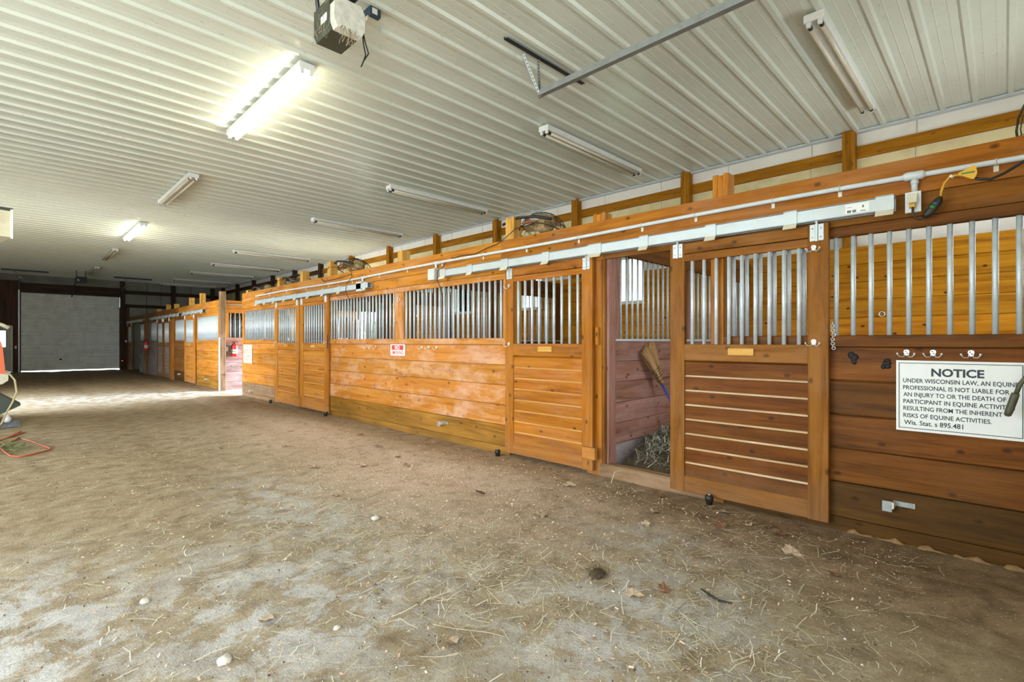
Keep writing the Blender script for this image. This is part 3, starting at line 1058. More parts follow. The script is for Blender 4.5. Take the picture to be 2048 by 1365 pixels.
# door jamb trims and casings seen in the open doorway
t = thing('door_casing', 'orange jamb boards between the closed door and the open doorway', 'door frame', (XF0, 2.95, 0))
MB().cbox(XF0 - 0.002, XF1, 2.915, 3.10, -0.08, 2.165, 'Z', 0.004).build('jamb_board', W('pinedoor', 'Z'), t)
MB().cbox(XF0 + 0.002, XF1 + 0.05, 2.885, 2.912, -0.08, 2.165, 'Z', 0.003).build('stop_strip', W('brown', 'Z'), t)
MB().cbox(4.30, 4.43, 2.86, 2.886, -0.08, 2.2, 'Z', 0.003).build('inner_board', W('purple', 'Z'), t, 'purplish brown inner face board')
tag(MB().cbox(4.22, 4.262, 2.935, 2.972, 1.30, 1.477, 'Z', 0.005).build('latch_block', W('pine', 'Z')), 'small upright wooden block on the jamb by the open doorway', 'block')
t = thing('door_casing', 'dark jamb edged with perforated steel behind the part-open brown door', 'door frame', (XF0, 1.75, 0))
MB().cbox(XF0, XF1 + 0.03, 1.69, 1.80, -0.1, 2.165, 'Z', 0.004).build('jamb_board', W('pinedoor', 'Z'), t)
pj = MB().box(XF1 + 0.032, XF1 + 0.05, 1.672, 1.69, 1.37, 2.08)
pj.build('steel_strip', M['galv'], t)

# threshold in the open doorway
tag(MB().cbox(4.25, 4.36, 1.81, 2.93, -0.08, 0.095, 'Y', 0.008).build('threshold_plank', W('greytreated')), 'worn threshold plank across the open stall doorway', 'threshold')

# stop blocks at the bottom of the doors
tag(MB().cbox(4.155, 4.198, 2.93, 3.085, 0.135, 0.255, 'Y', 0.005).build('stop_block', W('pine')), 'wooden stop block low on the closed door by the open doorway', 'block')
tag(MB().cbox(4.155, 4.198, 10.10, 10.35, 0.02, 0.22, 'Y', 0.005).build('stop_block', W('pine')), 'wooden stop block low between the paired orange doors', 'block')

# partitions of the first row
partition(2.862, 'purplish plank partition behind the leaning broom', 'purple', [(4.50, 6.1), (6.24, 8.05)], xa=4.435)
partition(6.68, 'brown partition meeting the middle of the long no-smoking front', 'inner', [(4.6, 6.2), (6.4, 8.05)])
partition(10.28, 'brown partition behind the paired orange doors', 'inner', [(4.6, 6.2), (6.4, 8.05)])
partition(13.80, 'plank end wall of the stalls on the near side of the cross aisle', 'inner', [(4.6, 6.2), (6.4, 8.05)])
partition(-0.88, 'brown partition at the notice-sign end of the row', 'inner', [(4.6, 6.2), (6.4, 8.05)])

# --- second row of stalls, beyond the cross aisle
R2 = 15.62
t = thing('corner_post', 'tall dark weathered corner post with a pale edge at the cross aisle', 'post', (4.26, 15.55, 0))
MB().cbox(4.195, 4.33, 15.45, 15.61, -0.1, 2.73, 'Z', 0.006).build('shaft', W('greytreated', 'Z'), t)
MB().box(4.185, 4.196, 15.455, 15.60, -0.05, 1.45).build('pale_edge', M['galvwhite'], t, 'pale edge strip')  # pale strip over the lower part of the post's aisle face
stall_front(R2, 18.25, 'orange plank stall front next to the weathered cross-aisle corner post', 'pine', 'treated', [(15.95, 18.15)])
stall_door(18.19, 19.45, 'orange slatted stall door, first one beyond the cross aisle', ('pine', 'pine'))
stall_front(19.45, 21.15, 'dull brown plank stall front past the first door beyond the cross aisle', 'brown', 'darktreated', [(19.6, 21.05)])
tag(MB().cbox(4.21, 4.30, 21.15, 21.55, -0.08, 2.15, 'Z').build('door_post', W('pinedoor', 'Z')), 'wide bright orange jamb board beyond the cross aisle', 'post')
stall_door(21.55, 22.6, 'greyish stall door next to the wide bright orange jamb board', ('brown', 'greyed'))
stall_door(22.65, 23.72, 'greyish stall door paired with another, next to the extinguisher front', ('brown', 'greyed'))
stall_front(23.70, 26.0, 'greyish plank stall front behind the far fire extinguisher', 'greyed', 'greyed', [(23.8, 25.2)])
tag(MB().cbox(4.20, 4.30, 25.95, 26.3, -0.08, 2.15, 'Z').build('door_post', W('brown', 'Z')), 'brown jamb board just past the far fire extinguisher', 'post')
stall_front(26.3, 27.65, 'pale plank stall front beside the dark open doorway at the far end', 'greyed', 'greyed', [(26.45, 27.5)])
stall_door(29.25, 30.4, 'pale stall door at the garage-door end beyond a dark open doorway', ('brown', 'greyed'))
t = thing('stall_fascia', 'plank fascia above the stalls beyond the cross aisle', 'fascia', (XF0, 23, 2.16), 'fascias above the stall rows')
for nm, z0, z1, cuts in (('upper_board', 2.322, 2.522, [15.6, 20.5, 25.4, YF - 0.05]), ('lower_board', 2.167, 2.318, [15.6, 19.3, 23.6, YF - 0.05])):
    for a, b in zip(cuts[:-1], cuts[1:]):
        MB().cbox(XF0 - 0.002, XF1, a + 0.001, b - 0.001, z0, z1, 'Y', 0.004).build(nm, W('pine' if a < 19 else 'brown'), t)
MB().box(XF0 + 0.012, XF1 + 0.03, 15.6, YF - 0.05, 2.2, 2.5).build('backing_board', W('inner'), t)
for y, z, lab in ((18.0, 2.86, 'pale post stub, tallest above the fascia beyond the cross aisle'), (19.3, 2.80, 'pale post stub second from the corner post beyond the cross aisle'),
                  (21.4, 2.70, 'pale post stub third from the corner post beyond the cross aisle'), (22.7, 2.75, 'pale post stub fourth from the corner post beyond the cross aisle'),
                  (24.4, 2.66, 'dull post stub above the far fire extinguisher front')):
    o = MB().cbox(4.33, 4.47, y, y + 0.14, -0.1, z, 'Z').build('timber_post', W('stub', 'Z'))
    tag(o, lab, 'post', 'timber posts behind the fascia')

# wall of that row along the cross aisle (boards facing the viewpoint)
t = thing('stall_partition', 'washed plank side wall with bars and a fire extinguisher beyond the cross aisle', 'partition', (6.2, R2, 0))
p = MB()
for i in range(5):
    p.cbox(4.33, XL - 0.01, R2, R2 + 0.04, 0.02 + i * 0.268 - 0.08, 0.284 + i * 0.268 - 0.08, 'X', 0.004)
p.build('board_panel', W('washed', 'X'), t)
MB().cbox(4.33, XL - 0.01, R2 - 0.008, R2 + 0.04, 1.262, 1.45, 'X').build('middle_rail', W('purple', 'X'), t)
MB().cbox(4.33, XL - 0.01, R2 - 0.005, R2 + 0.04, 2.15, 2.36, 'X').cbox(4.33, XL - 0.01, R2 - 0.005, R2 + 0.04, 2.365, 2.5, 'X').build('header_board', W('pine', 'X'), t)
MB().cbox(4.33, 4.45, R2, R2 + 0.04, 1.45, 2.15, 'Z').cbox(6.2, 6.35, R2, R2 + 0.04, 1.45, 2.15, 'Z').build('upright', W('pine', 'Z'), t)
bars(t, [(4.5 + 0.115 * k, R2 + 0.02) for k in range(14)], 1.44, 2.16, 0.0135)
tag(MB().tube([(4.34, R2 - 0.025, 2.385), (6.5, R2 - 0.025, 2.385)], 0.014, 8).build('conduit', M['conduit']), 'thin conduit along the side wall beyond the cross aisle', 'pipe')
for y, lab in ((19.4, 'dark inner partition, first beyond the cross aisle'), (22.62, 'dark inner partition behind the paired greyish doors'), (26.1, 'dark inner partition past the far fire extinguisher')):
    partition(y, lab, 'inner', [(4.6, 6.2), (6.4, 8.05)])


# ================================================================== TRACKS, CONDUIT, BOXES
def door_track(ya, yb, label, clips, lastwide=False):
    t = thing('door_track', label, 'track', (4.2, (ya + yb) / 2, 2.21), 'sliding door tracks')
    k = MB()
    x0, x1 = 4.155, 4.245
    # hollow box rail, open along the bottom
    k.box(x0, x0 + 0.006, ya, yb, 2.215, 2.305).box(x1 - 0.006, x1, ya, yb, 2.215, 2.305).box(x0, x1, ya, yb, 2.30, 2.307)
    k.box(x0, x0 + 0.03, ya, yb, 2.213, 2.218).box(x1 - 0.03, x1, ya, yb, 2.213, 2.218)
    k.build('rail', M['track'], t)
    for y, wd in clips:
        c = MB()
        c.box(x0 - 0.006, x0, y - wd / 2, y + wd / 2, 2.21, 2.312)
        c.box(x0 - 0.006, x1 + 0.013, y - wd / 2, y + wd / 2, 2.309, 2.315)
        br_ = c.build('bracket', M['track'], t)
        # lip that flares out below the rail
        l_ = MB().prism([(x0 - 0.006, 2.215), (x0 - 0.036, 2.176), (x0 - 0.034, 2.174), (x0 - 0.002, 2.213)], 'Y', y - wd / 2, y + wd / 2)
        l_.build('lip', M['lip'], br_)
    return t


tk = door_track(0.524, 5.461, 'pale steel door track above the brown part-open door and the closed orange door',
                [(0.575, 0.10), (1.15, 0.09), (1.755, 0.09), (2.38, 0.09), (2.93, 0.16), (3.58, 0.10), (4.22, 0.12), (4.85, 0.10), (5.41, 0.12)])
MB().box(4.1535, 4.1548, 0.66, 0.80, 2.228, 2.292).build('paper_label', M['sign'], tk, 'white paper label')
lbm = MB()
for a, b, c_, d in ((0.765, 0.788, 2.232, 2.25), (0.735, 0.757, 2.232, 2.25), (0.68, 0.71, 2.234, 2.239), (0.76, 0.79, 2.268, 2.271), (0.69, 0.70, 2.258, 2.275)):
    lbm.box(4.1528, 4.1534, a, b, c_, d)
lbm.build('label_print', M['greyink'], tk)
door_track(7.40, 12.62, 'pale steel door track above the paired orange doors',
           [(7.5, 0.1), (8.4, 0.1), (9.04, 0.1), (9.68, 0.1), (10.3, 0.12), (10.86, 0.1), (11.44, 0.1), (11.99, 0.1), (12.53, 0.12)])
door_track(17.1, 19.5, 'door track above the first door beyond the cross aisle', [(17.2 + 0.55 * k, 0.1) for k in range(5)])
door_track(20.0, 24.9, 'door track above the paired greyish doors', [(20.1 + 0.6 * k, 0.1) for k in range(8)])
door_track(26.4, 30.4, 'door track above the dark doorway at the garage-door end', [(26.5 + 0.75 * k, 0.1) for k in range(6)])

XC = 4.235
t = thing('conduit', 'grey conduit strapped along the fascia above the notice and doors', 'pipe', (XC, 6, 2.435))
cz = lambda y: 2.424 + 0.010 * math.sin(y * 0.55) + 0.008 * math.sin(y * 1.3)
MB().tube([(XC, -0.95 + 0.25 * k, cz(-0.95 + 0.25 * k)) for k in range(56)], 0.0175, 12).build('pipe', M['conduit'], t)
for y in (0.037, 0.85, 1.30, 1.927, 2.452, 3.2, 3.95, 4.7, 5.55, 6.4, 7.2, 8.1, 9.0, 10.0, 11.0, 12.0):
    s_ = MB().ring((XC, y, cz(y)), (0, 1, 0), 0.0205, 0.004, 12, 5)
    s_.box(XF0 - 0.008, XF0 - 0.003, y - 0.012, y + 0.012, cz(y) - 0.055, cz(y) - 0.015)
    s_.build('strap', M['lip'], t)
tf = MB().tube([(XC - 0.005, 0.485, cz(.485)), (XC - 0.005, 0.47, cz(.47)), (XC - 0.005, 0.385, cz(.385)), (XC - 0.005, 0.37, cz(.37))], [0.02, 0.029, 0.029, 0.02], 12)
tf.build('access_fitting', M['conduit'], t)
MB().tube([(XC, 0.425, 2.42), (XC, 0.425, 2.32)], 0.0175, 10).tube([(XC, 0.425, 2.40), (XC, 0.425, 2.375)], 0.022, 10).build('drop_pipe', M['conduit'], t)
for y, z in ((5.66, 2.345), (7.70, 2.335)):
    MB().tube([(XC, y, cz(y)), (XC, y, z)], 0.0175, 10).tube([(XC, y + 0.06, cz(y)), (XC, y - 0.06, cz(y))], 0.024, 10).build('drop_pipe', M['conduit'], t)

t = thing('outlet_box', 'grey outdoor outlet box with lifted cover and plug near the notice sign', 'outlet', (XF0, 0.43, 2.25))
MB().cbox(4.215, 4.258, 0.393, 0.469, 2.19, 2.317, 'Z', 0.005).build('body', M['boxgrey'], t)
MB().cbox(4.212, 4.216, 0.389, 0.473, 2.186, 2.321, 'Z', 0.001).build('plate', M['galvwhite'], t)
cv = MB().prism([(4.21, 2.31), (4.195, 2.305), (4.165, 2.245), (4.17, 2.24), (4.20, 2.255), (4.21, 2.26)], 'Y', 0.408, 0.455)
cv.build('cover', M['creammetal'], t)
MB().cbox(4.18, 4.212, 0.418, 0.448, 2.212, 2.24, 'Y', 0.004).build('plug', M['yellow'], t)
for (ya, yb, z0, z1, lab) in ((5.60, 5.755, 2.188, 2.345, 'grey metal junction box above the near end of the long front'),
                              (7.62, 7.79, 2.177, 2.335, 'grey metal junction box at the end of the far door track')):
    t = thing('junction_box', lab, 'box', (4.22, (ya + yb) / 2, z0), 'junction boxes on the fascia')
    MB().cbox(4.16, 4.258, ya, yb, z0, z1, 'Z', 0.004).build('body', M['boxgrey'], t)
    MB().cbox(4.155, 4.16, ya + 0.006, yb - 0.006, z0 + 0.006, z1 - 0.006, 'Z', 0.001).build('cover', M['galvwhite'], t)

# short yellow three-way cord with in-line shock protector
t = thing('extension_cord', 'yellow three-outlet cord with black in-line tester hanging over the conduit', 'cord', (4.19, 0.28, 2.3))
MB().tube([(4.19, 0.43, 2.225), (4.175, 0.428, 2.17), (4.18, 0.41, 2.135), (4.19, 0.385, 2.127), (4.185, 0.365, 2.145)], 0.007, 8).build('lead', M['brownwire'], t)
tb = MB().tube([(4.185, 0.372, 2.135), (4.185, 0.36, 2.15), (4.185, 0.345, 2.165), (4.185, 0.305, 2.225), (4.185, 0.297, 2.24), (4.187, 0.29, 2.255)], [0.014, 0.022, 0.027, 0.025, 0.02, 0.010], 12)
tb.build('tester', M['black'], t)
MB().tube([(4.163, 0.332, 2.185), (4.163, 0.322, 2.2)], 0.016, 6).build('tester_label', M['labelgreen'], t)
MB().tube([(4.163, 0.3195, 2.204), (4.163, 0.311, 2.217)], 0.015, 6).build('tester_screen', M['labelblue'], t)
MB().tube([(4.187, 0.29, 2.25), (4.187, 0.287, 2.29), (4.185, 0.27, 2.34), (4.18, 0.245, 2.37), (4.175, 0.215, 2.372), (4.175, 0.2, 2.37)], 0.008, 8).build('cable', M['yellow'], t)
MB().tube([(4.18, 0.243, 2.365), (4.18, 0.233, 2.375)], 0.013, 8).build('tag', M['plate'], t)
fa = MB().prism([(0.205, 2.362), (0.205, 2.378), (0.185, 2.385), (0.14, 2.41), (0.125, 2.405), (0.118, 2.36), (0.13, 2.325), (0.145, 2.328), (0.185, 2.355)], 'X', 4.15, 4.19)
fa.build('three_way_head', M['amber'], t)
MB().box(4.147, 4.151, 0.13, 0.19, 2.364, 2.372).build('head_rib', M['labelgreen'], t)
t2 = MB().tube([(4.16, 0.137, 2.335), (4.15, 0.11, 2.318), (4.15, 0.06, 2.305), (4.16, 0.0, 2.33), (4.18, -0.08, 2.385), (4.19, -0.3, 2.5), (4.25, -0.6, 2.56)], 0.008, 8)
tag(t2.build('power_cord', M['black']), 'black power cord plugged into the yellow three-outlet head', 'cord')

# thin cords stapled along the fascia to the fans
def cord(label, pts, mat, r=0.0055):
    o = MB().tube(pts, r, 6).build('fan_cord', mat)
    tag(o, label, 'cord', 'fan cords stapled to the fascia')


xf = XF0 - 0.012
cord('brown fan cord zigzagging along the fascia to the post stub near the middle',
     [(4.5, 4.05, 2.76), (4.33, 4.2, 2.70), (xf, 4.32, 2.575), (xf, 4.45, 2.53), (xf, 4.62, 2.51), (xf, 4.85, 2.46), (xf, 5.15, 2.475), (xf, 5.3, 2.455), (xf - .02, 5.44, 2.43), (xf - .03, 5.47, 2.36),
      (4.14, 5.5, 2.3), (4.135, 5.51, 2.18), (4.20, 5.52, 2.08), (4.22, 5.5, 1.95), (4.215, 5.49, 1.88)], M['brownwire'])
cord('dark fan cord looped on the tall pale post stub and hung from the far track',
     [(4.55, 8.9, 2.74), (4.32, 9.12, 2.75), (4.31, 9.3, 2.66), (xf, 9.3, 2.54), (xf, 9.2, 2.475), (xf, 8.9, 2.47), (xf, 8.5, 2.49), (xf, 8.12, 2.51), (xf - .02, 8.05, 2.46), (4.14, 8.1, 2.32), (4.14, 8.12, 2.2), (4.21, 8.12, 2.05), (4.22, 8.1, 1.95)], M['brownwire'])
cord('dark fan cord running to the far end of the conduit',
     [(4.5, 11.4, 2.72), (4.32, 11.62, 2.72), (4.31, 11.8, 2.62), (xf, 11.85, 2.5), (xf, 11.95, 2.47), (xf, 12.2, 2.475), (xf, 12.4, 2.42), (xf, 12.55, 2.4)], M['brownwire'])


# ================================================================== DOORWAY CONTENTS
# broom leaning bristles-up against the partition
t = thing('broom', 'corn broom with blue handle leaning bristles up in the open stall', 'broom', (5.6, 2.72, 0.0))
a0, a1 = Vector((5.62, 2.52, 0.0)), Vector((5.21, 2.76, 0.86))
MB().tube([a0, a1], 0.013, 10).build('handle', M['bluehandle'], t)
bt = MB()
rd = random.Random(3)
ax = (a1 - a0).normalized()
side = Vector((0.95, 0.0, 0.3)).normalized()
side = (side - ax * side.dot(ax)).normalized()
dep = ax.cross(side)
neck = a1
top = Vector((5.0, 2.83, 1.29))
for i in range(420):
    u, v = rd.uniform(-1, 1), rd.uniform(-1, 1)
    p0 = neck + side * u * 0.02 + dep * v * 0.02
    p1 = neck + (top - neck) * 0.30 + side * u * 0.065 + dep * v * 0.03
    e = rd.uniform(0.88, 1.03) - 0.06 * abs(u)
    p2 = neck + (top - neck) * e + side * u * 0.15 + dep * v * 0.024
    ww = 0.0022
    vs = []
    for p in (p0, p1, p2):
        vs += [p - side * ww, p + side * ww]
    bt.add(vs, [(0, 1, 3, 2), (2, 3, 5, 4)])
core = MB()
prof = []
for q, wdh, th in ((0.0, 0.018, 0.018), (0.3, 0.06, 0.026), (0.95, 0.135, 0.016)):
    c0 = neck + (top - neck) * q
    prof.append([c0 + side * wdh * math.cos(k * math.pi / 4) + dep * th * math.sin(k * math.pi / 4) for k in range(8)])
vs = [p for r in prof for p in r]
fs_ = [(i * 8 + k, i * 8 + (k + 1) % 8, (i + 1) * 8 + (k + 1) % 8, (i + 1) * 8 + k) for i in range(2) for k in range(8)]
bt.add(vs, fs_ + [tuple(range(7, -1, -1)), tuple(range(16, 24))])
bt.build('bristles', M['bristle'], t)
bd = MB()
for q in (0.10, 0.2, 0.27, 0.34, 0.40):
    c0 = neck + (top - neck) * q
    wdh = 0.024 + 0.14 * q
    bd.tube([c0 + side * wdh * 1.1 * math.cos(k * math.pi / 8) + dep * 0.034 * math.sin(k * math.pi / 8) for k in range(16)], 0.0035, 5, True)
bd.build('binding', M['brownwire'], t)


def blades(mb, n, fn, ln, wd, rd, flat=0.25, curl=0.25):
    for _ in range(n):
        x, y, z = fn(rd)
        L = rd.uniform(*ln)
        a = rd.uniform(0, 2 * math.pi)
        el = rd.uniform(-flat, flat)
        d = Vector((math.cos(a) * math.cos(el), math.sin(a) * math.cos(el), math.sin(el)))
        s2 = Vector((-math.sin(a), math.cos(a), 0)) * rd.uniform(*wd)
        c0 = Vector((x, y, z))
        bend = Vector((-math.sin(a), math.cos(a), rd.uniform(-.2, .5))) * (L * rd.uniform(-curl, curl))
        pts = [c0 - d * L / 2, c0 + bend * 0.5, c0 + d * L / 2]
        vs = []
        for p in pts:
            vs += [p - s2, p + s2]
        mb.add(vs, [(0, 1, 3, 2), (2, 3, 5, 4)])


# hay pile inside the open stall
def hay_h(x, y):
    return 0.36 * math.exp(-((x - 5.15) / 0.5) ** 2 - ((y - 2.62) / 0.42) ** 2) + 0.07 * math.exp(-((x - 4.6) / 0.35) ** 2 - ((y - 2.4) / 0.5) ** 2)


hp = MB()
nx = 26
gv = []
rd = random.Random(5)
for j in range(nx):
    for i in range(nx):
        x = 4.36 + 1.7 * i / (nx - 1)
        y = 1.6 + 1.22 * j / (nx - 1)
        gv.append((x, y, hay_h(x, y) - 0.02 + rd.uniform(-0.01, 0.01)))
hp.add(gv, [(j * nx + i, j * nx + i + 1, (j + 1) * nx + i + 1, (j + 1) * nx + i) for j in range(nx - 1) for i in range(nx - 1)])


def hayfn(r):
    while True:
        x, y = r.gauss(5.0, 0.42), r.gauss(2.5, 0.3)
        if 4.48 < x < 6.0 and 1.7 < y < 2.74:
            return x, y, hay_h(x, y) + r.uniform(0.0, 0.03)


hb = MB()
blades(hb, 1500, hayfn, (0.07, 0.22), (0.002, 0.005), rd, 0.8, 0.35)
hpo = hb.build('hay_pile', M['hay'])
hp.build('matted_core', M['dung'], hpo)
tag(hpo, 'grey-green heap of hay on the floor inside the open stall', 'hay', None, 'stuff')


# ================================================================== SIGNS
XS = XF0 - 0.013
t = thing('notice_sign', 'big white NOTICE sign about equine liability on the near stall front', 'sign', (XS, 0.22, 0.74))
yl, yr, z0, z1 = 0.524, -0.096, 0.735, 1.205
MB().box(XS - 0.003, XS + 0.004, yr, yl, z0, z1).build('board', M['sign'], t)
bo = MB()
a, b, c_, d = 0.510, -0.079, 0.752, 1.190
for q in ((b, a, d - 0.004, d), (b, a, c_, c_ + 0.004), (a - 0.004, a, c_, d), (b, b + 0.004, c_, d)):
    bo.box(XS - 0.0042, XS - 0.003, *q)
bo.build('border', M['ink'], t)
XT = XS - 0.0042
ln_ = [('NOTICE', 0.341, 0.089, 1.103, 0.052, 0.035), ('UNDER WISCONSIN LAW, AN EQUINE', 0.487, -0.060, 1.057, 0.029, 0.016), ('PROFESSIONAL IS NOT LIABLE FOR', 0.487, -0.022, 1.010, 0.029, 0.016),
       ('AN INJURY TO OR THE DEATH OF', 0.485, -0.007, 0.964, 0.029, 0.016), ('PARTICIPANT IN EQUINE ACTIVITIES', 0.485, -0.045, 0.918, 0.029, 0.016), ('RESULTING FROM THE INHERENT', 0.485, 0.009, 0.872, 0.029, 0.016),
       ('RISKS OF EQUINE ACTIVITIES.', 0.485, 0.056, 0.824, 0.029, 0.016), ('Wis. Stat. s 895.481', 0.482, 0.186, 0.776, 0.032, 0.016)]
for s_, y1, y2, zz, cp, bld in ln_:
    text_on('lettering', s_, y1, y2, zz, cp, XT, M['ink'], t, bld)

t = thing('no_smoking_sign', 'small red and white NO SMOKING sign on the long front', 'sign', (XS, 6.65, 1.12))
MB().box(XS - 0.003, XS + 0.008, 6.455, 6.851, 1.118, 1.290).build('board', M['sign'], t)
MB().box(XS - 0.0042, XS - 0.003, 6.495, 6.815, 1.205, 1.276).build('red_band', M['red'], t)
text_on('lettering', 'NO', 6.725, 6.59, 1.210, 0.062, XS - 0.0052, M['sign'], t, 0.03)
text_on('lettering', 'SMOKING', 6.815, 6.495, 1.135, 0.058, XS - 0.0042, M['red'], t, 0.015)

t = thing('notice_sheet', 'small cream notice sheet on the plank front at the cross-aisle corner', 'sign', (XS, 13.42, 0.8))
MB().box(XS - 0.003, XS + 0.008, 13.117, 13.725, 0.80, 1.258).build('board', M['cream'], t)
ln2 = [('NOTICE', 13.54, 13.29, 1.163, 0.046), ('UNDER WISCONSIN LAW, AN EQUINE', 13.69, 13.15, 1.11, 0.028), ('PROFESSIONAL IS NOT LIABLE FOR', 13.69, 13.18, 1.063, 0.028),
       ('AN INJURY TO OR THE DEATH OF', 13.69, 13.19, 1.017, 0.028), ('PARTICIPANT IN EQUINE ACTIVITIES', 13.69, 13.16, 0.971, 0.028), ('RESULTING FROM THE INHERENT', 13.69, 13.21, 0.925, 0.028),
       ('RISKS OF EQUINE ACTIVITIES.', 13.69, 13.26, 0.879, 0.028), ('Wis. Stat. s 895.481', 13.69, 13.4, 0.832, 0.03)]
for s_, y1, y2, zz, cp in ln2:
    text_on('lettering', s_, y1, y2, zz, cp, XS - 0.0042, M['greyink'], t, 0.008)


# ================================================================== HOOKS, CATCHES, CHAINS
hook_src = []


def coat_hook(X, y, z, label, group):
    if not hook_src:
        t = thing('coat_hook', label, 'hook', (X, y, z), group)
        pl = MB()
        pl.prism([(y - 0.014, z - 0.008), (y + 0.014, z - 0.008), (y + 0.011, z + 0.004), (y + 0.016, z + 0.016), (y + 0.013, z + 0.028), (y, z + 0.033), (y - 0.013, z + 0.028), (y - 0.016, z + 0.016), (y - 0.011, z + 0.004)], 'X', X - 0.005, X)
        pl.build('plate', M['zinc'], t)
        for s in (-1, 1):
            MB().tube([(X - 0.004, y + s * 0.006, z - 0.004), (X - 0.016, y + s * 0.016, z - 0.016), (X - 0.03, y + s * 0.032, z - 0.015), (X - 0.038, y + s * 0.042, z - 0.004), (X - 0.040, y + s * 0.045, z + 0.004)], 0.0038, 8).ball((X - 0.040, y + s * 0.045, z + 0.006), 0.007, 0.007, 0.007, 8, 6).build('prong', M['zinc'], t)
        sc = MB()
        for dy, dz in ((0.004, 0.02), (-0.004, 0.008)):
            sc.ball((X - 0.005, y + dy, z + dz), 0.003, 0.0042, 0.0042, 8, 4)
        sc.build('screw', M['darksteel'], t)
        hook_src.append(t)
        return t
    src = hook_src[0]
    r = src.copy()
    C.objects.link(r)
    r.location = (X, y, z)
    r['label'] = label
    r['group'] = group
    for ch in src.children:
        c = ch.copy()
        C.objects.link(c)
        c.parent = r
    return r


gN = 'coat hooks above the notice sign'
coat_hook(XF0, 0.47, 1.245, 'silver double coat hook above the first word of the NOTICE sign', gN)
coat_hook(XF0, 0.333, 1.245, 'middle silver double coat hook above the NOTICE heading', gN)
coat_hook(XF0, 0.15, 1.245, 'silver double coat hook above the end of the NOTICE heading, set apart from two others', gN)
gB = 'coat hooks on the brown part-open door'
coat_hook(XD0, 1.005, 2.012, 'silver coat hook high on the brown part-open door', gB)
coat_hook(XD0, 1.005, 1.315, 'silver coat hook at rail height on the brown part-open door', gB)
gA = 'coat hooks on the closed orange door'
coat_hook(XD0, 4.19, 1.98, 'coat hook high on the closed door beside the long front', gA)
coat_hook(XD0, 4.19, 1.29, 'coat hook at rail height on the closed door beside the long front', gA)
for y, lab in ((5.683, 'coat hook closest to the closed orange door in the trio beside the no-smoking sign'), (5.866, 'middle coat hook of the trio between the no-smoking sign and the closed orange door'),
               (6.039, 'coat hook closest to the no-smoking sign in the trio on its doorway side'), (7.322, 'coat hook closest to the no-smoking sign in the trio on its far side'),
               (7.465, 'middle coat hook of the trio on the far side of the no-smoking sign'), (7.623, 'coat hook furthest along in the trio past the no-smoking sign')):
    coat_hook(XF0, y, 1.235, lab, 'coat hooks on the long front')
for y, lab in ((12.658, 'coat hook of the trio beside the cream notice, by the orange door'), (12.87, 'middle coat hook of the trio beside the cream notice'), (13.06, 'coat hook of the trio touching the cream notice')):
    coat_hook(XF0, y, 1.225, lab, 'coat hooks beside the cream notice')
for y, lab in ((9.0, 'coat hook on the orange door by the end of the long front'), (11.43, 'coat hook on the orange door by the cream notice')):
    coat_hook(XD0, y, 1.31, lab, 'coat hooks on the paired doors')


def floor_catch(X, y, z, label):
    t = thing('door_catch', label, 'catch', (X, y, z), 'door catches on the fronts')
    MB().cbox(X - 0.065, X - 0.06, y + 0.03, y + 0.085, z - 0.035, z + 0.035, 'Z', 0.001).build('flag', M['steel'], t)
    MB().cbox(X - 0.065, X, y + 0.020, y + 0.032, z - 0.012, z + 0.03, 'X', 0.002).build('arm', M['lip'], t)
    m = MB().cbox(X - 0.006, X, y - 0.085, y + 0.03, z - 0.002, z + 0.032, 'Y', 0.001)
    m.ring((X - 0.007, y - 0.06, z + 0.015), (1, 0, 0), 0.011, 0.003, 14, 5)
    m.build('mount_plate', M['steel'], t)
    return t


floor_catch(XF0, 0.51, 0.215, 'galvanised door catch low on the near front below the NOTICE sign')
floor_catch(XF0, 5.5, 0.20, 'dull door catch low on the long front')
floor_catch(XF0, 13.1, 0.12, 'dark door catch low under the cream notice')
floor_catch(XF0, 17.0, 0.2, 'door catch low on the front next to the corner post')
floor_catch(XF0, 20.3, 0.2, 'door catch low on the dull brown front beyond the cross aisle')


def chain(X, y, ztop, zbot, label, mat):
    m = MB()
    z = ztop
    i = 0
    while z > zbot:
        c0 = (X - 0.014, y + 0.004 * math.sin(i), z)
        m.ring(c0, (1, 0.3, 0) if i % 2 else (0.2, 1, 0), 0.011, 0.003, 12, 5)
        z -= 0.016
        i += 1
    tag(m.build('hanging_chain', mat), label, 'chain', 'snap chains beside the doors')


chain(XF0, 0.893, 1.46, 1.27, 'short silver chain hanging at the edge of the brown part-open door', M['zinc'])
chain(XF0, 4.225, 1.43, 1.19, 'dark chain hanging between the long front and the closed door', M['darksteel'])
chain(XD0 + 0.01, 8.93, 1.45, 1.20, 'chain hanging beside the far end of the long front', M['darksteel'])

# tether rings
def tether(X, y, z, label, axis=(1, 0, 0)):
    t = thing('tether_ring', label, 'ring', (X, y, z), 'tether rings')
    MB().ball((X, y, z + 0.03), 0.012, 0.016, 0.016, 10, 6).build('eye_bolt', M['darksteel'], t)
    MB().ring((X - 0.014, y, z), axis, 0.032, 0.006, 20, 6).build('ring', M['zinc'], t)


tether(XF0, 6.63, 1.98, 'steel tether ring on the upright of the long front')
tether(XL, 1.17, 1.70, 'dark tether ring on the board lining behind the near bars', (1, 0.4, 0))

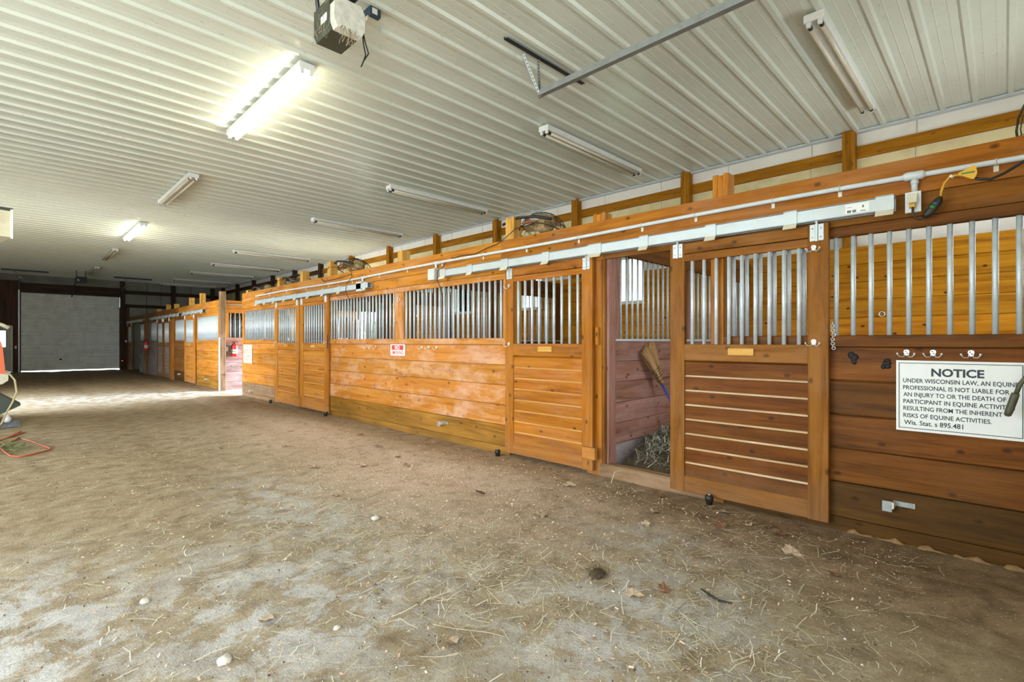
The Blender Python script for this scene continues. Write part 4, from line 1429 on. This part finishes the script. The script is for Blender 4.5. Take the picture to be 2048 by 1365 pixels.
# hanging tool whose grip crosses the sign's edge
t = thing('hanging_tool', 'tool with a worn olive grip hanging across the edge of the NOTICE sign', 'tool', (4.12, -0.08, 1.0))
MB().tube([(4.12, -0.15, 1.24), (4.12, -0.10, 1.15), (4.12, -0.062, 1.08), (4.12, -0.045, 1.02)], 0.012, 10).build('shaft', M['olive'], t)
MB().tube([(4.12, -0.046, 1.03), (4.12, -0.043, 1.018), (4.12, -0.02, 0.93), (4.12, -0.012, 0.90), (4.12, -0.011, 0.893)], [0.018, 0.019, 0.019, 0.0165, 0.008], 12).build('grip', M['olive'], t)
MB().tube([(XF0, -0.16, 1.30), (4.16, -0.16, 1.30), (4.12, -0.155, 1.25)], 0.008, 8).build('peg', M['darksteel'], t)

# rubber floor rollers that guide the doors
for X, y, lab in ((4.15, 1.765, 'black guide roller at the foot of the brown part-open door'), (4.13, 4.31, 'black guide roller at the foot of the closed orange door'), (4.14, 8.88, 'black guide roller at the end of the paired doors'), (4.14, 11.6, 'black guide roller by the cream-notice front')):
    t = thing('guide_roller', lab, 'roller', (X, y, 0), 'door guide rollers')
    MB().lathe((X, y, -0.04), [(0.026, 0.0), (0.026, 0.03), (0.034, 0.035), (0.034, 0.075), (0.026, 0.082)], 16).build('roller', M['black'], t)
    MB().lathe((X, y, 0.04), [(0.012, 0), (0.012, 0.012)], 10).build('bolt', M['steel'], t)


# ================================================================== LIGHT FIXTURES
def fixture(x, y, axis, label, group, lit=False, length=2.43):
    zt = 4.264
    t = thing('fluorescent_fixture', label, 'light fixture', (x, y, zt), group)
    hl = length / 2

    def bx(mb, a0, a1, b0, b1, z0, z1):
        if axis == 'Y':
            return mb.box(x + b0, x + b1, y + a0, y + a1, z0, z1)
        return mb.box(x + a0, x + a1, y + b0, y + b1, z0, z1)
    h = MB()
    sec = [(-0.08, zt), (-0.08, zt - 0.056), (-0.066, zt - 0.064), (0.066, zt - 0.064), (0.08, zt - 0.056), (0.08, zt)]
    if axis == 'Y':
        h.prism([(x + a, b) for a, b in sec], 'Y', y - hl, y + hl)
    else:
        h.prism([(y + a, b) for a, b in sec], 'X', x - hl, x + hl)
    h.build('housing', M['white'], t)
    for s in (-1, 1):
        e = MB()
        bx(e, s * hl - 0.012, s * hl + 0.012, -0.081, 0.081, zt - 0.07, zt)
        e.build('end_cap', M['white'], t)
        for b in (-0.045, 0.045):
            k = MB()
            bx(k, s * (hl - 0.01) - 0.012, s * (hl - 0.01) + 0.012, b - 0.017, b + 0.017, zt - 0.110, zt - 0.06)
            k.build('socket', M['white'], t)
    for b in (-0.045, 0.045):
        pa, pb = (-hl + 0.03, hl - 0.03)
        if axis == 'Y':
            pts = [(x + b, y + pa, zt - 0.09), (x + b, y + pb, zt - 0.09)]
        else:
            pts = [(x + pa, y + b, zt - 0.09), (x + pb, y + b, zt - 0.09)]
        tb = MB().tube(pts, 0.019, 10).build('tube', M['lit'] if lit else M['tube'], t)
        if not lit:
            c = MB()
            for s in (0, 1):
                p, q = Vector(pts[s]), Vector(pts[1 - s])
                c.tube([p, p + (q - p).normalized() * 0.05], 0.0195, 10)
            c.build('blackened_end', M['black'], tb)
    return t


gc = 'fluorescent fixtures along the aisle'
fixture(2.235, 6.45, 'Y', 'lit fluorescent fixture with glowing tubes nearer the door opener', gc, True)
fixture(2.31, 11.28, 'Y', 'unlit aisle fixture between the two glowing ones', gc)
fixture(2.40, 16.3, 'Y', 'lit fluorescent fixture further down the aisle', gc, True)
fixture(2.44, 21.1, 'Y', 'unlit aisle fixture just beyond the further glowing one', gc)
fixture(2.53, 26.4, 'Y', 'unlit aisle fixture next to the far door opener', gc)
gr_ = 'fluorescent fixtures over the stalls'
for y, x, lab in ((1.21, 6.28, 'unlit twin-tube fixture over the stall with the NOTICE sign'), (4.46, 6.36, 'unlit twin-tube fixture over the closed orange door'),
                  (8.22, 6.27, 'unlit fixture over the far half of the long no-smoking front'), (11.65, 6.33, 'unlit fixture over the stall with the cream notice'),
                  (17.5, 6.34, 'unlit fixture, first over the stalls beyond the cross aisle'), (20.95, 6.6, 'unlit fixture, second over the stalls beyond the cross aisle'),
                  (24.1, 6.62, 'unlit fixture, third over the stalls beyond the cross aisle'), (27.4, 6.66, 'unlit fixture, fourth over the stalls beyond the cross aisle'),
                  (29.9, 6.66, 'unlit fixture over the last stall at the garage-door end')):
    fixture(x, y, 'X', lab, gr_)


# ================================================================== OVERHEAD DOOR HARDWARE NEAR THE CAMERA
t = thing('garage_door_opener', 'dusty door opener with cracked white lens hung from the ceiling with hay strands', 'door opener', (1.9, 3.8, 3.7))
x0, x1, y0, y1, z0, z1 = 1.735, 1.985, 3.66, 3.93, 3.72, 3.96
MB().prism([(x0 + 0.02, z0), (x1 - 0.02, z0), (x1, z0 + 0.04), (x1, z1), (x0, z1), (x0, z0 + 0.04)], 'Y', y0, y1).build('motor_case', M['opener'], t)
MB().prism([(x0 + 0.03, z0 - 0.004), (x1 - 0.02, z0 - 0.004), (x1 + 0.005, z0 + 0.05), (x1 + 0.005, z1 - 0.06), (x1 - 0.03, z1 - 0.01), (x0 + 0.04, z1 - 0.01), (x0 + 0.005, z1 - 0.06), (x0 + 0.005, z0 + 0.05)], 'Y', y0 - 0.075, y0).build('lens', M['lens'], t, 'clouded white light cover')
rl = MB().cbox(1.84, 1.93, -0.6, y0 + 0.1, 3.985, 4.03, 'Y', 0.003)
rl.build('rail', M['darksteel'], t)
st = MB()
for xx, yy in ((1.76, 3.72), (1.95, 3.72), (1.76, 3.9)):
    st.tube([(xx, yy, z1 - 0.02), (xx - 0.03, yy + 0.02, 4.28)], 0.016, 4)
st.tube([(1.70, 3.86, 4.28), (2.0, 3.86, 4.28)], 0.016, 4)
st.build('hanging_strap', M['darksteel'], t)
MB().box(x0 - 0.004, x0, 3.70, 3.80, 3.80, 3.86).build('sticker', M['white'], t)
MB().tube([(1.99, 3.62, 3.80), (2.0, 3.6, 3.70), (2.03, 3.6, 3.62), (1.99, 3.6, 3.55), (1.965, 3.6, 3.49), (1.985, 3.6, 3.54), (2.005, 3.6, 3.60), (1.985, 3.6, 3.68), (1.99, 3.62, 3.78)], 0.005, 6).build('cord_loop', M['black'], t)
tw = MB()
rd = random.Random(11)
for i in range(34):
    if i < 14:
        bx_, by_, bz_ = x0 - 0.005, rd.uniform(3.62, 3.92), rd.uniform(3.78, 3.96)
    elif i < 26:
        bx_, by_, bz_ = rd.uniform(1.80, 1.92), y0 - 0.08, z0 + rd.uniform(0, 0.02)
    else:
        bx_, by_, bz_ = rd.uniform(x0, x1), y0 - 0.02, z1 + 0.01
    L = rd.uniform(0.05, 0.16)
    pts = [(bx_, by_, bz_)]
    dx = rd.uniform(-0.03, 0.01)
    for q in (0.35, 0.7, 1.0):
        pts.append((bx_ + dx * q + rd.uniform(-.015, .015), by_ + rd.uniform(-.02, .015), bz_ - L * q))
    tw.tube(pts, rd.uniform(0.001, 0.003), 4)
tw.build('hay_strands', M['twine'], t)['kind'] = 'stuff'
t = thing('ceiling_outlet', 'dark blue outlet box on the ceiling beside the door opener', 'outlet', (2.28, 4.0, 4.2))
MB().cbox(2.235, 2.335, 3.93, 4.05, 4.185, 4.272, 'Y', 0.006).build('box', M['bluebox'], t)
MB().box(2.25, 2.30, 3.925, 3.931, 4.20, 4.25).build('sticker', M['plate'], t)
MB().box(2.228, 2.342, 3.97, 4.01, 4.15, 4.19).build('plug', M['lip'], t)

t = thing('door_track_rail', 'long grey overhead door rail hung from the ceiling on a perforated bracket', 'rail', (3.9, 1.3, 3.9))
rk = MB()
sec = [(3.868, 3.875), (3.925, 3.875), (3.925, 3.88), (3.874, 3.88), (3.874, 3.93), (3.895, 3.945), (3.89, 3.95), (3.868, 3.935)]
rk.prism(sec, 'Y', -0.94, 3.44)
rk.build('rail', M['steel'], t)


def angle_bar(p, q, wdt=0.034):
    """slotted angle between two points: two thin flanges"""
    p, q = Vector(p), Vector(q)
    d = (q - p).normalized()
    u = d.cross(Vector((0, 1, 0)))
    if u.length < 0.2:
        u = d.cross(Vector((1, 0, 0)))
    u.normalize()
    v = d.cross(u).normalized()
    m = MB()
    for a, b in ((u, v), (v, u)):
        vs = []
        for e in (p, q):
            vs += [e, e + a * wdt, e + a * wdt + b * 0.003, e + b * 0.003]
        m.add(vs, [(0, 1, 5, 4), (1, 2, 6, 5), (2, 3, 7, 6), (3, 0, 4, 7), (0, 3, 2, 1), (4, 5, 6, 7)])
    return m, p, q, u, v


def slotted(p, q, name, mat, parent, wdt=0.034):
    m, p, q, u, v = angle_bar(p, q, wdt)
    o = m.build(name, mat, parent)
    h = MB()
    L = (q - p).length
    n = int(L / 0.035)
    for i in range(n):
        c = p + (q - p) * ((i + 0.5) / n) + u * wdt * 0.55 - v * 0.0008
        d = (q - p).normalized() * 0.008
        e = u * 0.005
        h.add([c - d - e, c + d - e, c + d + e, c - d + e], [(0, 1, 2, 3)])
        c = p + (q - p) * ((i + 0.5) / n) + v * wdt * 0.55 - u * 0.0008
        e = v * 0.005
        h.add([c - d - e, c + d - e, c + d + e, c - d + e], [(0, 1, 2, 3)])
    h.build('slot', M['black'], o)
    return o


slotted((3.40, 3.46, 4.262), (4.62, 3.44, 4.262), 'ceiling_angle', M['darksteel'], t, 0.05)
slotted((3.70, 3.50, 4.25), (3.88, 3.44, 3.88), 'strut', M['steel'], t)
slotted((3.88, 3.46, 4.25), (3.885, 3.44, 3.86), 'strut', M['steel'], t)
MB().tube([(3.89, 3.44, 3.87), (3.90, 3.45, 3.83), (3.885, 3.45, 3.80), (3.87, 3.44, 3.83), (3.88, 3.44, 3.87)], 0.004, 6).build('end_ring', M['twine'], t)

# same hardware at the far door
t = thing('garage_door_opener', 'black door opener in front of the far overhead door', 'door opener', (2.2, 27.3, 3.7))
MB().cbox(2.05, 2.40, 27.0, 27.5, 3.76, 4.0, 'Y', 0.03).build('motor_case', M['black'], t)
MB().box(2.09, 2.13, 26.99, 27.0, 3.87, 3.90).box(2.09, 2.16, 26.99, 27.0, 3.83, 3.85).build('sticker', M['white'], t)
ss = MB()
for xx in (2.08, 2.37):
    ss.tube([(xx, 27.25, 3.98), (xx, 27.25, 4.28)], 0.012, 4)
ss.build('hanging_strap', M['darksteel'], t)
for x, lab in ((0.55, 'slotted ceiling bracket over the far door on the walk-door side'), (4.1, 'slotted ceiling bracket over the far door on the stall side')):
    t = thing('ceiling_bracket', lab, 'bracket', (x, 28.5, 4.0), 'ceiling brackets at the far door')
    MB().box(x - 0.65, x + 0.75, 28.47, 28.5, 4.20, 4.265).build('ceiling_angle', M['darksteel'], t)
    MB().tube([(x - 0.35, 28.48, 4.24), (x, 28.5, 3.9)], 0.018, 4).build('strut', M['steel'], t)


# ================================================================== FANS ON THE FASCIA
def fan(y, label, r=0.34, seed=0, zt=2.57, x=4.66, tilt=0.35, emblem=True, yoke=True):
    t = thing('stall_fan', label, 'fan', (x, y, zt), 'dusty cage fans over the stalls')
    rot = lambda p: Vector((p[0] * math.cos(tilt) + p[2] * math.sin(tilt), p[1], -p[0] * math.sin(tilt) + p[2] * math.cos(tilt)))
    cen = Vector((x, y, zt + 0.06))
    P_ = lambda a, ph: cen + rot((r * math.cos(a) * math.cos(ph), r * math.cos(a) * math.sin(ph), 0.27 * math.sin(a)))
    cg = MB()
    for i in range(26):
        ph = 2 * math.pi * i / 26
        cg.tube([P_(a * math.pi / 2 / 6, ph) for a in range(7)], 0.0028, 4)
    for a in (0.0, 0.35, 0.75, 1.15):
        cg.tube([P_(a, 2 * math.pi * k / 28) for k in range(28)], 0.0035 if a else 0.007, 5, True)
    cg.build('cage', M['wire'], t)
    bl = MB()
    for k in range(3):
        a0_ = 2 * math.pi * k / 3 + seed
        vs = []
        for q in (-0.55, 0.0, 0.55):
            for rr in (0.06, r * 0.9):
                p = rot((rr * math.cos(a0_ + q), rr * math.sin(a0_ + q), 0.09 + 0.05 * q))
                vs.append(cen + p)
        bl.add(vs, [(0, 1, 3, 2), (2, 3, 5, 4)])
    bl.ball(cen + rot((0, 0, 0.09)), 0.10, 0.10, 0.05)
    bl.build('blades', M['dust'], t)
    MB().ball(cen + rot((0, 0, 0.16)), 0.12, 0.12, 0.11).build('motor', M['dust'], t)
    if yoke:
        MB().tube([cen + rot((-r * 0.75, 0.52, 0.12)), cen + rot((-r * 1.0, 0.2, 0.11)), cen + rot((-r * 1.02, -0.1, 0.07)), cen + rot((-r * 0.8, -r * 1.05, 0.03))], 0.018, 8).build('yoke', M['black'], t)
    if emblem:
        MB().ball(cen + rot((-r * 0.8, 0.06, 0.05)), 0.012, 0.05, 0.026, 10, 6).build('emblem', M['red'], t, 'red oval plate')
        MB().tube([cen + rot((-r * 0.86, 0.14, 0.03)), cen + rot((-r * 0.9, 0.07, 0.005)), cen + rot((-r * 0.86, -0.02, 0.03))], 0.010, 6).build('trim_strip', M['plate'], t)


fan(4.02, 'dusty cage fan lying on the fascia beside the tall stub over the closed orange door', 0.30, 0.2, 2.57, 4.62)
fan(8.70, 'dusty cage fan on the fascia beside the looped-wire post stub', 0.33, 1.0, 2.56, 4.64)
fan(11.22, 'dark cage fan on the fascia between the two pale stubs over the paired doors', 0.33, 1.6, 2.50, 4.64, 0.3, False)
fan(-0.395, 'dark cage fan standing on edge at the notice-sign end of the fascia', 0.34, 0.5, 2.64, 4.62, 1.2, False, False)
fan(13.3, 'dark cage fan at the cross-aisle end of the fascia', 0.28, 0.7, 2.46, 4.66, 0.3, False)


# ================================================================== EXTINGUISHERS, SWITCHES
def extinguisher(x, y, z, label, face):
    t = thing('fire_extinguisher', label, 'fire extinguisher', (x, y, z), 'fire extinguishers')
    MB().lathe((x, y, z), [(0.075, 0.0), (0.08, 0.01), (0.08, 0.30), (0.07, 0.335), (0.045, 0.36), (0.025, 0.37)], 18).build('cylinder', M['extred'], t)
    MB().lathe((x, y, z + 0.085), [(0.0815, 0), (0.0815, 0.12)], 18).build('body_label', M['plate'], t)
    v = MB().lathe((x, y, z + 0.37), [(0.022, 0), (0.022, 0.035)], 10)
    v.tube([(x, y, z + 0.40), (x + 0.09, y - 0.02, z + 0.42)], 0.009, 6).tube([(x, y, z + 0.41), (x - 0.06, y, z + 0.415)], 0.008, 6)
    v.build('valve', M['black'], t)
    MB().tube([(x - 0.03, y - 0.02, z + 0.39), (x - 0.10, y - 0.04, z + 0.30), (x - 0.11, y - 0.05, z + 0.16), (x - 0.09, y - 0.06, z + 0.08)], 0.010, 6).build('hose', M['black'], t)
    MB().ring((x, y, z + 0.15), (0, 0, 1), 0.083, 0.006, 20, 5).build('strap', M['black'], t)


extinguisher(4.57, R2 - 0.09, 0.91, 'red fire extinguisher on the washed side wall beyond the cross aisle', 'y')
extinguisher(4.165, 25.6, 0.98, 'red fire extinguisher on the greyish front near the garage door', 'x')
tag(MB().box(4.345, 4.43, R2 - 0.012, R2, 1.06, 1.19).build('switch_plate', M['plate']), 'white switch plate beside the fire extinguisher at the corner post', 'switch')
tag(MB().box(0.31, 0.37, YF - 0.045, YF - 0.02, 1.03, 1.15).build('switch_plate', M['plate']), 'white switch plate between walk door and overhead door', 'switch')
tag(MB().box(4.12, 4.19, YF - 0.06, YF - 0.05, 1.30, 1.41).build('switch_plate', M['plate']), 'white switch plate between overhead door and stalls', 'switch')
t = thing('door_sensor', 'small door sensor with red light at the foot of the overhead door', 'sensor', (4.0, YF - 0.12, 0.4))
MB().box(3.975, 4.025, YF - 0.16, YF - 0.09, 0.36, 0.44).build('body', M['darksteel'], t)
MB().ball((4.0, YF - 0.162, 0.41), 0.015, 0.010, 0.015, 10, 6).build('lamp', M['led'], t)


# ================================================================== MACHINE AND CORDS AT THE AISLE'S OPEN SIDE
t = thing('barn_machine', 'white and orange barn machine with a dark green scoop by the walk-door side', 'machine', (-0.5, 12.6, 0))
MB().prism([(-1.2, 0.80), (-0.09, 0.80), (-0.06, 1.2), (-0.085, 1.62), (-1.2, 1.62)], 'Y', 12.0, 13.2).build('hood', M['white'], t)
MB().prism([(-0.10, 0.79), (0.012, 0.79), (-0.02, 1.22), (-0.07, 1.42)], 'Y', 11.96, 13.1).build('side_panel', M['orange'], t, 'orange side panel')
MB().prism([(-1.2, 0.62), (-0.03, 0.62), (0.045, 0.68), (0.045, 0.79), (-1.2, 0.79)], 'Y', 11.9, 13.2).build('chassis', M['creammetal'], t)
MB().prism([(-1.1, -0.02), (-0.085, 0.13), (0.19, 0.275), (-0.085, 0.49), (-1.1, 1.0)], 'Y', 11.6, 12.2).build('scoop', M['green'], t, 'dark green scoop')
MB().tube([(-0.5, 12.0, 1.60), (-0.2, 12.0, 1.64), (-0.04, 12.0, 1.62), (0.05, 11.98, 1.56)], 0.03, 8).build('handlebar', M['creammetal'], t)
MB().lathe((-0.9, 12.9, 0.0), [(0.28, 0.0), (0.3, 0.05), (0.3, 0.55), (0.25, 0.62)], 18).build('support', M['black'], t)
lg = MB()
for k in range(4):
    z = 0.9 + 0.13 * k
    lg.ring((-0.115 + 0.01 * k, 11.99, z), (0, 1, 0), 0.045, 0.008, 14, 5)
lg.build('hose_loop', M['orange'], t)
tag(MB().tube([(0.0, 11.9, 0.80), (0.06, 11.85, 0.79), (0.12, 11.75, 0.69), (0.14, 11.6, 0.50), (0.09, 11.5, 0.34), (0.02, 11.3, 0.2), (-0.03, 11.1, 0.06), (-0.09, 10.8, 0.01), (-0.3, 10.5, 0.01)], 0.014, 8).build('hose', M['hose']), 'cream hose curving from the machine down to the dirt', 'hose')
t = thing('fabric_scrap', 'crumpled bluish grey cloth on the dirt beside the machine', 'cloth', (0.0, 12.2, 0))
rd = random.Random(21)
cl = MB()
n = 9
gv = [(-0.12 + 0.3 * i / (n - 1), 10.9 + 0.9 * j / (n - 1), 0.01 + 0.05 * rd.random() * (1 if 0 < i < n - 1 and 0 < j < n - 1 else 0.1)) for j in range(n) for i in range(n)]
cl.add(gv, [(j * n + i, j * n + i + 1, (j + 1) * n + i + 1, (j + 1) * n + i) for j in range(n - 1) for i in range(n - 1)], True)
cl.build('cloth', plain('blue_grey_cloth', '#7c8294', 0.9), t)
MB().ball((0.03, 11.35, 0.09), 0.05, 0.05, 0.06).ball((0.03, 11.35, 0.15), 0.035, 0.035, 0.035).build('knob', M['plate'], t, 'white knob')

t = thing('hanging_heater', 'cream metal cabinet hung from the ceiling at the aisle edge', 'heater', (-0.3, 9.3, 2.9))
a, b = Vector((0.064, 9.0)), Vector((-0.19, 10.5))
nrm = Vector((-(b - a).y, (b - a).x)).normalized()
c_, d_ = a + nrm * 0.7, b + nrm * 0.7
if c_.x > a.x:
    c_, d_ = a - nrm * 0.7, b - nrm * 0.7
MB().prism([tuple(a), tuple(b), tuple(d_), tuple(c_)], 'Z', 2.66, 2.99).build('case', M['creammetal'], t)
ov = (c_ - a).normalized() * -0.012
MB().prism([tuple(a + ov), tuple(b + ov), tuple(d_), tuple(c_)], 'Z', 2.99, 3.03).build('lid', M['opener'], t)
MB().box(a.x - 0.012, a.x + 0.012, a.y - 0.02, a.y + 0.005, 2.64, 3.01).build('corner_rim', M['white'], t)
rd_ = MB()
for p in ((-0.25, 9.3), (-0.45, 10.2)):
    rd_.tube([(p[0], p[1], 3.0), (p[0], p[1], 4.28)], 0.01, 6)
rd_.build('hanging_rod', M['darksteel'], t)

fz = lambda x, y, h=0.012: (x, y, floor_z(x, y) + h)
tag(MB().tube([fz(-0.6, 9.3), fz(-0.2, 9.45), fz(-0.04, 9.64), fz(0.08, 9.9), fz(0.2, 10.12), fz(0.17, 10.2), fz(0.05, 9.9), fz(-0.1, 9.5), fz(-0.04, 9.3), fz(0.1, 9.5), fz(0.15, 9.7), fz(0.02, 9.35), fz(-0.15, 9.0)], 0.009, 6).build('orange_cord', M['orangecord']), 'loose tangle of orange cord on the dirt', 'cord')
tag(MB().tube([fz(0.17, 9.55), fz(0.22, 9.4), fz(0.27, 9.15), fz(0.33, 8.8), fz(0.385, 8.5), fz(0.395, 8.35), fz(0.35, 8.2), fz(0.24, 8.05), fz(0.12, 7.95), fz(0.05, 8.1), fz(0.0, 8.5), fz(-0.04, 9.0), fz(-0.15, 9.3)], 0.009, 6).build('orange_cord', M['orangecord']), 'wide loop of orange cord on the dirt', 'cord')
gh = MB()
blades(gh, 260, lambda r: (lambda x, y: (x, y, floor_z(x, y) + r.uniform(0.005, 0.05)))(r.gauss(0.02, 0.13), r.gauss(8.9, 0.3)), (0.06, 0.2), (0.002, 0.005), random.Random(8), 0.4)
tag(gh.build('hay_tuft', M['greenhay']), 'small greenish tuft of hay beside the orange cord', 'hay', None, 'stuff')


# ================================================================== LITTER ON THE FLOOR
sb = MB()
rd = random.Random(99)


def straw_density(x, y):
    d = 0.10
    d += 0.9 * math.exp(-((x - 2.0) / 0.45) ** 2 - ((y - 2.0) / 0.5) ** 2)
    d += 1.0 * math.exp(-((x - 1.75) / 0.3) ** 2 - ((y - 3.3) / 0.8) ** 2)
    d += 0.9 * math.exp(-((x - 2.1) / 0.5) ** 2 - ((y - 0.85) / 0.3) ** 2)
    d += 0.5 * math.exp(-((x - 3.0) / 0.8) ** 2 - ((y - 1.2) / 0.6) ** 2)
    d += 0.35 * math.exp(-((x - 1.4) / 0.5) ** 2 - ((y - 5.5) / 1.5) ** 2)
    return d


cnt = 0
while cnt < 8500:
    x = rd.uniform(-0.3, 4.1)
    y = rd.uniform(0.25, 9.0) if rd.random() < 0.45 else rd.uniform(0.25, 4.5)
    if rd.random() > straw_density(x, y):
        continue
    z = floor_z(x, y) + rd.uniform(0.004, 0.012)
    big = rd.random() < 0.2
    blades(sb, 1, lambda r: (x, y, z), (0.06, 0.17) if big else (0.012, 0.06), (0.0012, 0.0026) if big else (0.0007, 0.0018), rd, 0.1, 0.18)
    cnt += 1
tag(sb.build('loose_straw', M['straw']), 'loose pale straw scattered over the dirt floor', 'straw', None, 'stuff')

sv = MB()
for _ in range(5200):
    if rd.random() < 0.7:
        x, y = rd.gauss(2.9, 0.6), rd.gauss(4.0, 1.3)
    else:
        x, y = rd.uniform(0.3, 4.1), rd.uniform(0.5, 8)
    if not (0.2 < x < 4.1 and 0.4 < y < 10):
        continue
    z = floor_z(x, y) + 0.006
    a = rd.uniform(0, 6.28)
    L, wdh = rd.uniform(0.004, 0.011), rd.uniform(0.002, 0.005)
    u = Vector((math.cos(a), math.sin(a), rd.uniform(-.4, .4))) * L
    v = Vector((-math.sin(a), math.cos(a), rd.uniform(-.4, .4))) * wdh
    c0 = Vector((x, y, z))
    sv.add([c0 - u - v, c0 + u - v, c0 + u + v, c0 - u + v], [(0, 1, 2, 3)])
tag(sv.build('wood_shavings', M['shaving']), 'tiny pale wood shavings strewn on the dirt', 'shavings', None, 'stuff')

db = MB()
rd = random.Random(31)
for _ in range(3200):
    x, y = rd.uniform(-0.2, 4.15), 0.4 + 9 * rd.random() ** 1.7
    r_ = rd.uniform(0.002, 0.006)
    c0 = Vector((x, y, floor_z(x, y) + 0.003))
    q = [c0 + Vector((math.cos(a) * r_ * rd.uniform(0.7, 1.6), math.sin(a) * r_ * rd.uniform(0.7, 1.6), 0)) for a in (0, 2.1, 4.2)]
    db.add(q + [c0 + Vector((0, 0, r_ * 1.1))], [(0, 1, 3), (1, 2, 3), (2, 0, 3), (2, 1, 0)])
tag(db.build('soil_crumbs', M['crumbs']), 'tiny dark and pale crumbs of soil strewn on the floor', 'crumbs', None, 'stuff')

# dry leaves: one mesh of each kind, copied
def leaf_mesh(seed, mat):
    r = random.Random(seed)
    m = MB()
    n = 10
    rim = []
    for k in range(n):
        a = 2 * math.pi * k / n
        q = 0.030 * (1.0 + 0.35 * (k % 2)) * r.uniform(0.8, 1.2)
        rim.append((q * 1.4 * math.cos(a), q * math.sin(a), r.uniform(0.0, 0.022)))
    top = [(0, 0, 0.004)] + rim
    bot = [(x_, y_, z_ - 0.0015) for x_, y_, z_ in top]
    fs = [(0, 1 + k, 1 + (k + 1) % n) for k in range(n)] + [(n + 1, n + 2 + (k + 1) % n, n + 2 + k) for k in range(n)]
    m.add(top + bot, fs)
    m.tube([(0.03, 0, 0.008), (0.07, 0.008, 0.006)], 0.0015, 4)
    return m.build('dry_leaf', mat)


LEAF = [((3.27, 1.86), 'pale'), ((3.36, 2.78), 'pale'), ((3.69, 2.88), 'pale'), ((3.80, 1.32), 'pale'), ((3.99, 1.59), 'pale'), ((3.55, 1.95), 'pale'),
        ((3.05, 4.6), 'pale'), ((2.7, 4.9), 'pale'), ((3.3, 5.6), 'pale'), ((2.3, 5.2), 'pale'), ((2.5, 6.5), 'pale'), ((3.0, 7.6), 'pale'), ((2.0, 4.1), 'pale'),
        ((0.87, 2.50), 'pale'), ((2.32, 1.39), 'pale'), ((1.4, 1.75), 'pale'), ((3.45, 0.95), 'pale'), ((3.5, 2.4), 'pale'), ((1.9, 7.0), 'pale'), ((2.9, 2.55), 'pale'),
        ((3.31, 0.69), 'brown'), ((3.6, 1.45), 'brown'), ((4.05, 2.15), 'brown'), ((3.75, 1.1), 'brown'), ((3.2, 5.0), 'brown'), ((3.6, 6.6), 'brown'), ((2.48, 1.30), 'brown'), ((2.95, 3.3), 'brown')]
first = {}
rd = random.Random(4)
for (x, y), kd in LEAF:
    if kd not in first:
        o = leaf_mesh(3 if kd == 'pale' else 9, M['leaf'] if kd == 'pale' else M['leafbrown'])
        first[kd] = o
    else:
        o = first[kd].copy()
        C.objects.link(o)
    s = rd.uniform(0.7, 1.25)
    o.location = (x, y, floor_z(x, y) + 0.006)
    o.rotation_euler = (rd.uniform(-.3, .3), rd.uniform(-.3, .3), rd.uniform(0, 6.28))
    o.scale = (s, s, s)
    tag(o, 'pale crumpled dry leaf lying on the dirt floor' if kd == 'pale' else 'reddish brown dry leaf lying on the dirt floor', 'leaf', 'pale dry leaves' if kd == 'pale' else 'brown dry leaves')

for (x, y, r_, lab, sd_) in ((0.642, 2.305, 0.026, 'pale chunky stone on the dirt, biggest of the stones in front', 1), (0.505, 3.125, 0.018, 'small pale round stone on the dirt further from the doors', 2), (1.08, 2.2, 0.014, 'small grey stone on the dusty patch', 3), (1.95, 3.35, 0.028, 'flat grey stone half sunk where shavings meet dust', 4)):
    o = MB().ball((0, 0, 0), r_ * 1.3, r_, r_ * 0.75, 10, 7, 0.16, sd_).build('stone', M['stone'])
    o.location = (x, y, floor_z(x, y) + r_ * 0.4)
    tag(o, lab, 'stone', 'stones on the dirt')
dg = MB().ball((2.376, 1.655, floor_z(2.376, 1.655) + 0.012), 0.055, 0.04, 0.025, 14, 9, 0.2, 5)
blades(dg, 60, lambda r: (2.376 + r.gauss(0, .035), 1.655 + r.gauss(0, .03), floor_z(2.376, 1.655) + r.uniform(.015, .04)), (0.03, 0.08), (0.001, 0.002), random.Random(2), 0.5)
tag(dg.build('manure_clump', M['dung']), 'dark fibrous clump on the grey dust', 'clump')
tag(MB().tube([fz(1.42, 1.92), fz(1.47, 1.83), fz(1.56, 1.70), fz(1.60, 1.60)], 0.0025, 5).build('straw_stalk', M['twine']), 'long bent pale stalk on the grey dust', 'stalk')
tag(MB().tube([(4.20, 2.60, 0.10), (4.10, 2.66, 0.08), (3.98, 2.62, 0.01)], 0.004, 5).build('straw_stalk', M['hose']), 'bent pale stalk hanging over the threshold plank', 'stalk')
bk = MB().tube([fz(2.62, 1.16, 0.006), fz(2.58, 1.10, 0.012), fz(2.56, 1.04, 0.006), fz(2.58, 0.98, 0.006)], [0.003, 0.007, 0.005, 0.002], 6)
tag(bk.build('bark_strip', M['black']), 'dark curled strip on the dirt near the brown door', 'bark')

scn.cycles.use_denoising = True
scn.cycles.max_bounces = 8
scn.cycles.diffuse_bounces = 5
scn.cycles.glossy_bounces = 3
scn.cycles.transparent_max_bounces = 8
scn.cycles.sample_clamp_indirect = 8.0
scn.cycles.caustics_reflective = False
scn.cycles.caustics_refractive = False
